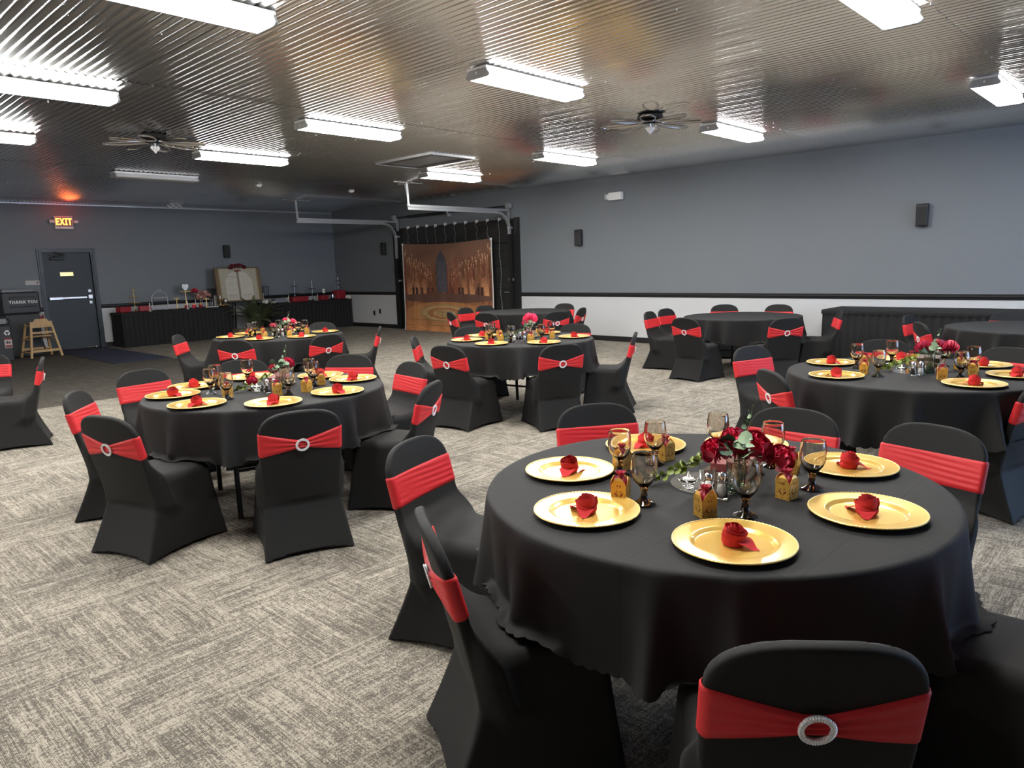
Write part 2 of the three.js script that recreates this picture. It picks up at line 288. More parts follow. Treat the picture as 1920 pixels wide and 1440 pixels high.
// ---------------------------------------------------------------- ceiling fixtures
function fixtureParts(t, lens) {
  const sh = new THREE.Shape(); sh.moveTo(-0.092, 0); sh.lineTo(0.092, 0); sh.lineTo(0.122, -0.044); sh.quadraticCurveTo(0.122, -0.056, 0.095, -0.062); sh.lineTo(-0.095, -0.062); sh.quadraticCurveTo(-0.122, -0.056, -0.122, -0.044); sh.closePath();
  const lg = new THREE.ExtrudeGeometry(sh, { depth: 1.2, bevelEnabled: false, curveSegments: 6 }).rotateY(Math.PI / 2).translate(-0.6, -0.02, 0);
  mesh('lens', lg, lens, t);
  mesh('housing', [box(1.24, 0.02, 0.21, 0, -0.01, 0)], M.housing, t);
  for (const s of [-1, 1]) {
    const e = new THREE.Shape(); e.moveTo(-0.095, 0); e.lineTo(0.095, 0); e.lineTo(0.126, -0.048); e.quadraticCurveTo(0.126, -0.06, 0.096, -0.067); e.lineTo(-0.096, -0.067); e.quadraticCurveTo(-0.126, -0.06, -0.126, -0.048); e.closePath();
    const c = mesh('end_cap', new THREE.ExtrudeGeometry(e, { depth: 0.016, bevelEnabled: true, bevelSize: 0.002, bevelThickness: 0.002, bevelSegments: 1, curveSegments: 6 }).rotateY(Math.PI / 2).translate(s * 0.61 - 0.008, -0.016, 0), M.endCap, t);
    mesh('knockout', cyl(0.011, 0.011, 0.006, 0, 0, 0, 10).rotateZ(Math.PI / 2).translate(s * 0.622, -0.045, 0.0), M.steel, c);
  }
}
const LY = CEIL - 0.012;
const colX = [1.83, 4.85, 8.58], rowZ = [-1.56, -4.29, -6.92, -9.42];
const lampName = (c, r) => ['left', 'middle', 'right'][c] + ' of the three columns, ' + ['first', 'second', 'third', 'fourth'][r] + ' row from the camera';
let lampProto = null;
function ceilingLight(x, z, label) {
  if (!lampProto) {
    lampProto = thing('ceiling_light', label, 'ceiling light', [x, LY, z], 0, 'fluorescent ceiling lights');
    fixtureParts(lampProto, lensMat);
    const l = new THREE.RectAreaLight(new THREE.Color(1, 0.975, 0.93), LAMP, 1.16, 0.17);
    l.name = 'lamp'; l.rotation.x = -Math.PI / 2; l.position.set(0, -0.09, 0); lampProto.add(l);
    return lampProto;
  }
  return copy(lampProto, [x, LY, z], 0, label);
}
for (let c = 0; c < 3; c++) for (let r = 0; r < 4; r++) ceilingLight(colX[c], rowZ[r], 'lit white wraparound ceiling light, ' + lampName(c, r));
for (const x of [-1.9, -5.3]) for (const z of [-4.29, -6.92, -9.42]) ceilingLight(x, z, `lit white ceiling light past the left edge, ${x > -3 ? 'inner' : 'outer'} column, ` + { '-4.29': 'nearest', '-6.92': 'middle', '-9.42': 'farthest' }[z]);
{ const t = thing('ceiling_light', 'unlit white ceiling light nearest the exit wall', 'ceiling light', [4.67, LY, -11.87]); fixtureParts(t, M.offLens); }

// petal ceiling fixtures
let petalProto = null;
function petalLight(x, z, turn, label) {
  if (petalProto) return copy(petalProto, [x, CEIL - 0.01, z], turn, label);
  const t = petalProto = thing('petal_chandelier', label, 'chandelier', [x, CEIL - 0.01, z], turn, 'petal chandeliers');
  mesh('canopy', [cyl(0.13, 0.15, 0.05, 0, -0.025, 0, 28), cyl(0.1, 0.13, 0.02, 0, -0.06, 0, 28)], M.black, t);
  for (let k = 0; k < 8; k++) {
    const a = k * Math.PI / 4, pts = [], len = 0.43, wd = 0.085;
    for (let i = 0; i < 22; i++) { const p = i / 22 * 2 * Math.PI; pts.push([0.1 + len * 0.5 * (1 - Math.cos(p)), -0.075 - 0.02 * Math.sin(p / 2), wd * Math.sin(p) * (0.75 + 0.25 * (1 - Math.cos(p)) / 2) ]); }
    const ring = grid(44, 4, (u, v) => { const c = new THREE.CatmullRomCurve3(pts.map((p) => new THREE.Vector3(...p)), true), q = c.getPointAt(u % 1), tn = c.getTangentAt(u % 1), s = v * 2 * Math.PI, nx = -tn.z, nz = tn.x, l = Math.hypot(nx, nz) || 1; return [q.x + nx / l * 0.009 * Math.cos(s), q.y + 0.011 * Math.sin(s), q.z + nz / l * 0.009 * Math.cos(s)]; });
    const m = mesh('petal_ring', ring, k % 2 ? M.steel : M.chrome, t); m.rotation.y = a;
  }
  mesh('hub', [cyl(0.05, 0.06, 0.02, 0, -0.085, 0, 20), cyl(0.014, 0.014, 0.05, 0, -0.105, 0, 12)], M.chrome, t);
  const cr = []; for (let k = 0; k < 6; k++) { const a = k / 6 * Math.PI * 2; cr.push(new THREE.OctahedronGeometry(0.026).translate(0.035 * Math.cos(a), -0.135, 0.035 * Math.sin(a))); } cr.push(new THREE.OctahedronGeometry(0.034).translate(0, -0.165, 0));
  for (const g of cr) mesh('crystal', g, M.gem, t);
  return t;
}
petalLight(3.42, -8.62, 0.2, 'black and chrome petal shaped chandelier left of the middle light column');
petalLight(7.0, -4.46, 0.5, 'black and chrome petal shaped chandelier right of the middle light column');
{ // small crystal fitting above the back wall
  const t = thing('crystal_light', 'small crystal flush fitting on ceiling above the back wall', 'ceiling light', [6.75, CEIL - 0.01, -16.3]);
  mesh('plate', rbox(0.3, 0.02, 0.16, 0.006, 0, -0.012, 0), M.chrome, t);
  for (let i = 0; i < 7; i++) for (let j = 0; j < 3; j++) mesh('crystal', [new THREE.OctahedronGeometry(0.016).scale(1, 1.6, 1).translate(-0.13 + i * 0.043, -0.05 - 0.022 * ((i + j) % 3), -0.05 + j * 0.05), cyl(0.002, 0.002, 0.03, -0.13 + i * 0.043, -0.03, -0.05 + j * 0.05, 5)], M.gem, t);
}
{ const mk = (x, z, label) => { const t = thing('smoke_detector', label, 'smoke detector', [x, CEIL - 0.011, z], 0, 'ceiling smoke detectors'); mesh('body', lathe([[0, -0.04], [0.035, -0.04], [0.05, -0.025], [0.06, -0.008], [0.06, 0], [0, 0]], 24), M.white, t); mesh('sensor', cyl(0.016, 0.02, 0.014, 0, -0.046, 0, 14), M.chrome, t); };
  mk(6.6, -12.3, 'round white detector on the ceiling left of the garage door track'); mk(8.55, -12.3, 'round white detector on the ceiling between both garage door tracks'); }

// ---------------------------------------------------------------- chairs
const smax = (a, b, k) => { const h = Math.max(k - Math.abs(a - b), 0) / k; return Math.max(a, b) + h * h * k * 0.25; };
const smin = (a, b, k) => -smax(-a, -b, k);
const BA = [0.33, -0.165], BD = [0.9707, -0.2403], BL = 0.476;   // backrest axis in (y, z)
const wrap = (x) => 0.014 * (x / 0.2) ** 2;
const backHalf = (v) => 0.0195 - 0.004 * clamp(v / BL, 0, 1);
function chairSDF(x, y, z) {
  const t = clamp(y / 0.44, 0, 1), q = 1 - t;
  let W = 0.198 + 0.04 * q ** 1.25, zf = 0.222 + 0.042 * q ** 1.2, zb = -(0.158 + 0.12 * clamp(1 - y / 0.33, 0, 1) ** 1.25);
  const zm = (zf + zb) / 2, hz = (zf - zb) / 2, u = clamp(x / W, -1, 1), v = clamp((z - zm) / hz, -1, 1), ten = Math.sin(Math.PI * Math.min(q * 0.85 + 0.1, 1)) * 0.010 + 0.014 * q;
  W -= ten * (1 - v * v); zf -= ten * 0.9 * (1 - u * u); zb += ten * 0.9 * (1 - u * u);
  const k = lerp(0.014, 0.05, t);
  let d = smax(smax(Math.abs(x) - W, z - zf, k), zb - z, k * 0.9);
  d = smax(d, y - (0.45 - 0.012 * (x / 0.2) ** 2 - 0.014 * clamp((0.05 - z) / 0.2, 0, 1)), 0.05);
  const n0 = (y - BA[0]) * 0.2403 + (z - BA[1]) * 0.9707, bv = (y - BA[0]) * BD[0] + (z - BA[1]) * BD[1], n = n0 - wrap(x);
  const v0 = 0.33, wv = 0.194 + 0.018 * smoothstep(bv, 0.0, 0.2); let e;
  const ax = Math.abs(x);
  if (bv > v0) { const p = 2.7, a = ax / 0.212, b = (bv - v0) / (BL - v0); e = ((a ** p + b ** p) ** (1 / p) - 1) * 0.16; } else e = ax - wv;
  e = smax(smax(e, Math.abs(n) - backHalf(bv), 0.012), -0.04 - bv, 0.02);
  d = smin(d, e, lerp(0.035, 0.15, smoothstep(n0, -0.02, 0.05)));
  const hem = 0.022 * (1 - (u * v) ** 2);
  return Math.max(d, hem - y);
}
function surfaceNet(f, lo, hi, h) {
  const n = [0, 1, 2].map((i) => Math.ceil((hi[i] - lo[i]) / h) + 1), at = (i, j, k) => (k * n[1] + j) * n[0] + i, val = new Float32Array(n[0] * n[1] * n[2]);
  for (let k = 0; k < n[2]; k++) for (let j = 0; j < n[1]; j++) for (let i = 0; i < n[0]; i++) val[at(i, j, k)] = f(lo[0] + i * h, lo[1] + j * h, lo[2] + k * h);
  const id = new Int32Array(val.length).fill(-1), pos = [], idx = [];
  const E = [[0, 1], [2, 3], [4, 5], [6, 7], [0, 2], [1, 3], [4, 6], [5, 7], [0, 4], [1, 5], [2, 6], [3, 7]];
  for (let k = 0; k + 1 < n[2]; k++) for (let j = 0; j + 1 < n[1]; j++) for (let i = 0; i + 1 < n[0]; i++) {
    const c = []; let m = 0; for (let q = 0; q < 8; q++) { c.push(val[at(i + (q & 1), j + ((q >> 1) & 1), k + (q >> 2))]); if (c[q] < 0) m |= 1 << q; }
    if (m === 0 || m === 255) continue;
    let s = [0, 0, 0], cnt = 0;
    for (const [a, b] of E) if ((c[a] < 0) !== (c[b] < 0)) { const t = c[a] / (c[a] - c[b]); for (let d = 0; d < 3; d++) s[d] += ((a >> d) & 1) * (1 - t) + ((b >> d) & 1) * t; cnt++; }
    id[at(i, j, k)] = pos.length / 3; pos.push(lo[0] + (i + s[0] / cnt) * h, lo[1] + (j + s[1] / cnt) * h, lo[2] + (k + s[2] / cnt) * h);
  }
  const quad = (a, b, c, d, flip) => { if (Math.min(a, b, c, d) < 0) return; flip ? idx.push(a, b, c, a, c, d) : idx.push(a, c, b, a, d, c); };
  for (let k = 1; k + 1 < n[2]; k++) for (let j = 1; j + 1 < n[1]; j++) for (let i = 1; i + 1 < n[0]; i++) {
    const s = val[at(i, j, k)] < 0;
    if (s !== val[at(i + 1, j, k)] < 0) quad(id[at(i, j - 1, k - 1)], id[at(i, j, k - 1)], id[at(i, j, k)], id[at(i, j - 1, k)], s);
    if (s !== val[at(i, j + 1, k)] < 0) quad(id[at(i - 1, j, k - 1)], id[at(i - 1, j, k)], id[at(i, j, k)], id[at(i, j, k - 1)], s);
    if (s !== val[at(i, j, k + 1)] < 0) quad(id[at(i - 1, j - 1, k)], id[at(i, j - 1, k)], id[at(i, j, k)], id[at(i - 1, j, k)], s);
  }
  const nor = new Float32Array(pos.length), e = 1e-3;
  for (let p = 0; p < pos.length; p += 3) {
    for (let it = 0; it < 3; it++) {
      let [x, y, z] = [pos[p], pos[p + 1], pos[p + 2]];
      const g = [f(x + e, y, z) - f(x - e, y, z), f(x, y + e, z) - f(x, y - e, z), f(x, y, z + e) - f(x, y, z - e)].map((q) => q / (2 * e)), l2 = g[0] ** 2 + g[1] ** 2 + g[2] ** 2 || 1, d = clamp(f(x, y, z) / l2, -h, h);
      if (it < 2) for (let q = 0; q < 3; q++) pos[p + q] -= g[q] * d;
      else { const l = Math.sqrt(l2); for (let q = 0; q < 3; q++) nor[p + q] = g[q] / l; }
    }
  }
  const g = new THREE.BufferGeometry(); g.setAttribute('position', new THREE.Float32BufferAttribute(pos, 3)); g.setAttribute('normal', new THREE.BufferAttribute(nor, 3)); g.setIndex(idx);
  return g;
}
const coverGeo = surfaceNet(chairSDF, [-0.275, -0.03, -0.34], [0.275, 0.84, 0.29], 0.0092);
function sashGeo() {
  const w = 0.2165, v1 = 0.235, v2 = 0.36, vm = 0.294;
  // perimeter stations: front (s = 0), side, rear (s = 1)
  const st = []; const NF = 30, NC = 6, NR = 44;
  for (let i = 0; i <= NF; i++) st.push({ x: lerp(-w + 0.016, w - 0.016, i / NF), s: 1, c: 0 });
  for (let i = 1; i < NC; i++) st.push({ x: w - 0.016, s: 1, c: i / NC, side: 1 });
  for (let i = 0; i <= NR; i++) st.push({ x: lerp(w - 0.016, -w + 0.016, i / NR), s: -1, c: 1 });
  for (let i = 1; i <= NC; i++) st.push({ x: -w + 0.016, s: -1, c: 1 - i / NC, side: -1 });
  const N = st.length - 1;
  return grid(N, 22, (u, v) => {
    const p = st[Math.round(u * N)], q = v * 2 - 1, ax = Math.abs(p.x) / w, ang = p.c * Math.PI;
    const rear = p.c, pinch = lerp(0.023, 0.069, Math.pow(clamp((ax - 0.1) / 0.9, 0, 1), 0.95));
    const hh = lerp(0.0625, pinch, rear), mid = lerp((v1 + v2) / 2, lerp(vm, (v1 + v2) / 2, ax), rear);
    let bv = mid + q * hh;
    const fold = rear > 0.5 ? 0.0075 * (1 - 0.8 * ax) * (0.5 + 0.5 * Math.sin(q * 10 + 0.6 + p.x * 3)) + 0.004 * (1 - ax) : 0.0013 * Math.sin(q * 17 + 2 * Math.sin(p.x * 9)) * Math.sin(p.x * 7 + 1 + q);
    const edge = Math.abs(q) > 0.97 ? 0.0005 : 0.0045 + (p.side ? 0 : Math.max(fold, -0.002) * Math.min(1, (1 - ax) * 9)), h = backHalf(bv);
    let x = p.x, n;
    if (p.side) { x = p.side * (w - 0.016 + (0.0165 + (edge - 0.0045)) * Math.sin(ang)); n = (h + edge) * Math.cos(ang); } else n = p.s * (h + edge);
    n += wrap(x);
    return [x, BA[0] + bv * BD[0] + n * 0.2403, BA[1] + bv * BD[1] + n * 0.9707];
  }, true);
}
function buckleGeo() {
  const g = [], R = 0.0335, c = (v, n, x) => [x, BA[0] + v * BD[0] + n * 0.2403, BA[1] + v * BD[1] + n * 0.9707], n = -0.0335;
  const pts = []; for (let i = 0; i < 32; i++) { const a = i / 32 * 2 * Math.PI; pts.push(c(0.294 + 0.030 * Math.sin(a), n + 0.003, 0.030 * Math.cos(a))); }
  g.push(tube(pts, 0.0055, 48, 6, true));
  for (const [r, k, b] of [[R, 40, 0.0036], [0.0268, 32, 0.0034]]) for (let i = 0; i < k; i++) { const a = i / k * 2 * Math.PI, p = c(0.294 + r * Math.sin(a), n - 0.001, r * Math.cos(a)); g.push(new THREE.IcosahedronGeometry(b, 0).translate(...p)); }
  return merge(g);
}
let chairProto = null;
function chair(x, z, tx, tz, label, group, turn = 0) {   // (x, z) lies under the top of the backrest; the chair faces (tx, tz)
  const a = Math.atan2(tx - x, tz - z) + turn, ox = x + 0.27 * Math.sin(a), oz = z + 0.27 * Math.cos(a);
  if (!chairProto) {
    chairProto = thing('banquet_chair', label, 'chair', [ox, 0, oz], a, group);
    mesh('cover', coverGeo, M.spandex, chairProto);
    const s = mesh('sash', sashGeo(), M.red, chairProto); s.userData.label = 'red stretch sash';
    const b = mesh('buckle', buckleGeo(), M.gem, s); b.userData.label = 'round jewelled ring';
    return { x: ox, z: oz, a };
  }
  copy(chairProto, [ox, 0, oz], a, label, group);
  return { x: ox, z: oz, a };
}

// ---------------------------------------------------------------- tables, chairs round them
const TH = 0.735, TR = 0.757;
function clothGeo(c, chairs, sd, NC = 720) {
  const keep = seed; seed = sd;
  const nf = 13, folds = []; for (let i = 0; i < nf; i++) folds.push({ a: (i + rr(-0.3, 0.3)) / nf * 2 * Math.PI, w: rr(0.05, 0.1), h: rr(0.45, 1.2) });
  const ph = [rr(0, 6), rr(0, 6), rr(0, 6)];
  seed = keep;
  const bump = (t) => { let s = 0; for (const f of folds) { let d = Math.abs(t - f.a) % (2 * Math.PI); d = Math.min(d, 2 * Math.PI - d); s += f.h * Math.exp(-((d / f.w) ** 2)); } return Math.min(s, 1.25); };
  const rows = []; for (const r of [0, 0.2, 0.4, 0.6, 0.72, 0.745]) rows.push([r, -1]); for (const s of [0, 0.01, 0.022, 0.04, 0.065, 0.095, 0.125, 0.155, 0.185, 0.212, 0.238, 0.262, 0.284, 0.302, 0.315]) rows.push([TR, s]);
  const drop = (t, s) => {
    const b = bump(t) + 0.12 * Math.sin(5 * t + ph[0]) + 0.08 * Math.sin(9 * t + ph[1]), g = s / 0.315;
    let r = TR + 0.006 * Math.sin(Math.min(s / 0.02, 1) * 1.57) + g * 0.006 + (g ** 0.8) * 0.1 * (Math.max(b, -0.1) - 0.12) * (0.55 + 0.45 * g), y = TH - Math.sqrt(Math.max(s * s - (r - TR) ** 2 * 0.8, 0)) - (s > 0.0 ? 0.001 : 0);
    if (s === 0) { r = TR; y = TH - 0.002; }
    return [r, y];
  };
  const drape = (t, s, r, y) => {   // what a chair seat under the cloth does to it
    let w = 0; const px = c[0] + r * Math.cos(t), pz = c[1] + r * Math.sin(t);
    for (const q of chairs) { const dx = px - q.x, dz = pz - q.z, lx = dx * Math.cos(q.a) - dz * Math.sin(q.a), lz = dx * Math.sin(q.a) + dz * Math.cos(q.a); w = Math.max(w, (1 - smoothstep(Math.abs(lx), 0.222, 0.262)) * (1 - smoothstep(lz, 0.225, 0.262)) * smoothstep(lz, -0.4, -0.36)); }
    return w;
  };
  const g = grid(NC, rows.length - 1, (u, v) => {
    const t = u * 2 * Math.PI, k = Math.round(v * (rows.length - 1)), [r0, s0] = rows[k];
    if (s0 < 0) return [r0 * Math.cos(t), TH, r0 * Math.sin(t)];
    let s = s0 * (1 + 0.07 * Math.sin(2 * t + sd) + 0.05 * Math.sin(3 * t + sd * 2)) + (k === rows.length - 1 ? 0.009 * Math.abs(Math.sin(t * 60)) : 0);
    let [r, y] = drop(t, s);
    const seat = 0.457;
    if (y < seat) {
      const w = drape(t, s, r, y);
      if (w > 0) { const over = Math.max(0, s - (TH - seat)), y2 = seat + 0.004 * Math.sin(t * 31 + s * 60), r2 = Math.min(r, TR + 0.035) + over * 0.9; y = lerp(y, y2, w); r = lerp(r, r2, w); }
    }
    return [r * Math.cos(t), y, r * Math.sin(t)];
  }, true);
  const uv = g.attributes.uv, p = g.attributes.position; for (let i = 0; i < uv.count; i++) uv.setXY(i, p.getX(i) / 2 + 0.5, p.getZ(i) / 2 + 0.5);
  const ix = g.index.array; for (let i = 0; i < ix.length; i += 3) { const q = ix[i]; ix[i] = ix[i + 1]; ix[i + 1] = q; }   // faces outward
  g.computeVertexNormals();
  return g;
}
const crease = canvasTexture(512, 512, (x, w, h) => { x.fillStyle = '#808080'; x.fillRect(0, 0, w, h); for (const k of [0.22, 0.41, 0.6, 0.79]) { for (const [o, c] of [[-1.5, '#8c8c8c'], [0.5, '#6e6e6e']]) { x.strokeStyle = c; x.lineWidth = 2; x.beginPath(); x.moveTo(k * w + o, 0); x.lineTo(k * w + o + 4, h); x.moveTo(0, k * h + o + 9); x.lineTo(w, k * h + o); x.stroke(); } } });
crease.colorSpace = THREE.NoColorSpace;
M.cloth.bumpMap = crease; M.cloth.bumpScale = 0.006;
let tableProto = null;
function roundTable(c, label, clothLabel, turn) {
  if (!tableProto) {
    tableProto = thing('round_table', label, 'table', [c[0], 0, c[1]], turn, 'round folding tables');
    mesh('tabletop', [cyl(0.75, 0.75, 0.03, 0, 0.716, 0, 64)], M.greyTray, tableProto);
    for (const [sx, sz] of [[1, 1], [1, -1], [-1, 1], [-1, -1]]) mesh('leg', [rod([sx * 0.33, 0.7, sz * 0.3], [sx * 0.36, 0, sz * 0.3], 0.016, 10), rod([sx * 0.345, 0.3, sz * 0.3], [sx * 0.345, 0.3, 0], 0.01, 8)], M.trim, tableProto);
  } else copy(tableProto, [c[0], 0, c[1]], turn, label);
}
// tables: centre, phrase, chairs [x, z] under each backrest top
const TABLES = {
  near: { c: [2.2, -1.17], n: 'nearest round table', chairs: [[2.91, -2.18], [3.35, -1.33, -0.12], [3.33, -0.73, 0.12], [1.85, -2.35], [1.27, -1.57, -0.15], [1.29, -0.45], [2.28, 0.04]] },
  left: { c: [2.33, -4.46], n: 'left middle set table', chairs: [[2.04, -5.88], [1.37, -5.14], [1.21, -4.1], [1.91, -3.33], [2.92, -3.45], [3.47, -4.32], [3.5, -5.21], [2.79, -5.75]] },
  far: { c: [4.5, -8.2], n: 'farthest set table', chairs: [[3.57, -8.97], [3.63, -7.61], [4.51, -7.13], [5.48, -7.46], [5.58, -8.93]] },
  mid: { c: [5.55, -5.12], n: 'central set table', chairs: [[4.77, -5.93], [4.38, -4.98], [4.99, -4.09], [6.18, -4.11], [5.9, -6.28], [6.77, -5.34]] },
  right: { c: [5.17, -1.3], n: 'right edge set table', chairs: [[5.58, -2.61], [4.43, -1.94], [6.5, -1.87], [6.35, -0.94], [4.85, -0.55, 0.1]] },
  back: { c: [8.95, -8.15], n: 'bare table before garage door', bare: 1, chairs: [[7.77, -8.69], [8.66, -9.3, -0.12], [9.28, -9.44, 0.12], [7.78, -7.89], [8.43, -7.0], [10.18, -8.27], [9.27, -7.17]] },
  wall: { c: [9.2, -4.42], n: 'bare table by grey wall', bare: 1, chairs: [[8.83, -5.65, -0.12], [9.43, -5.75, 0.12], [7.99, -4.6], [8.41, -3.47], [9.78, -3.34], [10.55, -5.37], [10.75, -4.57]] },
  edge: { c: [8.78, -1.15], n: 'bare table at right edge', bare: 1, chairs: [[9.3, -2.42, 0.3], [8.32, -2.06, 0.1], [10.12, -1.55]] },
};
const ORD = ['first', 'second', 'third', 'fourth', 'fifth', 'sixth', 'seventh', 'eighth'];
const sx = (x, y, z) => new THREE.Vector3(x, y, z).project(camera).x;
const rank = (list, y) => { const o = list.map((p, i) => [sx(p[0], y, p[1]), i]).sort((a, b) => a[0] - b[0]); const r = []; o.forEach(([, i], k) => { r[i] = ORD[k]; }); return r; };
let tn = 0;
for (const [key, t] of Object.entries(TABLES)) {
  const r = rank(t.chairs, 0.7), [cx, cz] = t.c;
  const at = t.chairs.map(([x, z, turn], i) => {
    const a = Math.atan2(cx - x, cz - z), away = (Math.sin(a) * x + Math.cos(a) * z) / Math.hypot(x, z);   // > 0: its back is turned to the camera
    const how = away > 0.35 ? 'jewelled ring showing' : away < -0.35 ? 'plain sash front showing' : 'seen from the side';
    return chair(x, z, cx, cz, `black covered chair, ${r[i]} from left at ${t.n}, ${how}`, 'chairs with red sashes', turn);
  });
  roundTable(t.c, `folding table hidden under black cloth, ${t.n}`, '', 0.3 + tn);
  const cl = mesh(numbered('tablecloth'), clothGeo(t.c, at, 100 + tn * 7, 720), M.cloth); cl.position.set(cx, 0, cz); scene.add(cl);
  tag(cl, `black scalloped tablecloth on ${t.n}`, 'tablecloth', 'round black tablecloths');
  tn++;
}
chair(1.6, -8.66, 0.7, -7.3, 'black covered chair at left edge showing plain sash front', 'chairs with red sashes');
chair(1.85, -7.75, 0.9, -8.0, 'black covered chair at left edge turned sideways, ring at right', 'chairs with red sashes');

// ---------------------------------------------------------------- place settings
const TY = TH + 0.001;
let plateP = null, roseP = null, gobletP = null, boxP = null;
function plate(pos, turn, label) {
  if (plateP) return copy(plateP, pos, turn, label);
  plateP = thing('charger_plate', label, 'plate', pos, turn, 'gold charger plates');
  mesh('dish', lathe([[0, 0.003], [0.098, 0.003], [0.104, 0.006], [0.112, 0.0125], [0.118, 0.0135], [0.158, 0.0165], [0.1635, 0.0165], [0.1645, 0.0145], [0.16, 0.0125], [0.112, 0.009], [0.104, 0], [0, 0]], 72), M.gold, plateP);
  const b = grid(360, 6, (u, v) => { const a = u * 2 * Math.PI, r = 0.0024 * (0.72 + 0.28 * Math.cos(a * 90)), s = v * 2 * Math.PI; return [(0.1615 + r * Math.cos(s)) * Math.cos(a), 0.017 + r * Math.sin(s), (0.1615 + r * Math.cos(s)) * Math.sin(a)]; });
  mesh('beaded_rim', b, M.goldRim, plateP);
}
function napkinRose(pos, turn, label) {
  if (roseP) return copy(roseP, pos, turn, label);
  roseP = thing('napkin_rose', label, 'napkin', pos, turn, 'red napkin roses');
  const turns = 4.6, ns = 150;
  const roll = (off) => grid(ns, 8, (u, v) => {
    const th = u * turns * 2 * Math.PI, k = u * turns, r0 = 0.0025 + 0.0058 * k, w = 0.0012 * Math.sin(th * 2.3 + k) + 0.0004 * Math.sin(th * 5.1), top = 0.056 - 0.005 * Math.abs(k - 0.9) + 0.001 * Math.sin(th * 1.7 + 1), y = v * top + 0.002, bulge = 0.009 * Math.sin(v * Math.PI * 0.9) * (0.2 + 0.8 * u) + (v > 0.8 ? 0.0035 * (v - 0.8) * 5 * u : 0), r = r0 * (0.74 + 0.26 * v) + bulge + w * v + off;
    return [r * Math.cos(th), y, r * Math.sin(th)];
  });
  const n = M.napkin; n.side = THREE.DoubleSide;
  const rl = mesh('roll', [roll(0), roll(-0.0012)], n, roseP); rl.rotation.x = 0.3; rl.position.set(0, 0.004, -0.008);
  const band = grid(48, 6, (u, v) => { const th = u * 2 * Math.PI + 1, r = 0.027 + 0.0055 * Math.sin(v * 2.4), y = lerp(0.001, 0.03 + 0.01 * Math.sin(th), v); return [r * Math.cos(th), y, r * Math.sin(th)]; });
  mesh('wrap', band, n, roseP);
  const leaf = grid(10, 10, (u, v) => { const w = 0.034 * Math.sin(Math.PI * (0.1 + 0.55 * (1 - v))) * (1 - v * 0.72), x = (u - 0.5) * 2 * w; return [x, 0.004 + 0.014 * (1 - v) ** 2 + 0.12 * x * x / 0.03 * 0.1 + 0.004 * Math.sin(v * 6), 0.026 + v * 0.048]; });
  mesh('leaf_fold', leaf, n, roseP);
  const l2 = leaf.clone().rotateY(2.2).scale(0.85, 1, 0.85); mesh('leaf_fold', l2, n, roseP);
}
function goblet(pos, turn, label) {
  if (gobletP) return copy(gobletP, pos, turn, label);
  gobletP = thing('goblet', label, 'glass', pos, turn, 'smoky water goblets');
  mesh('glass', lathe([[0, 0], [0.0355, 0], [0.0365, 0.002], [0.034, 0.006], [0.02, 0.013], [0.0125, 0.022], [0.0105, 0.035], [0.0105, 0.042], [0.0135, 0.05], [0.0125, 0.056], [0.022, 0.066], [0.034, 0.082], [0.0405, 0.1], [0.0425, 0.118], [0.0415, 0.138], [0.0385, 0.158], [0.0368, 0.166], [0.0362, 0.1668], [0.0352, 0.166], [0.0368, 0.158], [0.0396, 0.138], [0.0406, 0.118], [0.0386, 0.101], [0.032, 0.084], [0.02, 0.07], [0.008, 0.063], [0, 0.062]], 48), M.amber, gobletP);
}
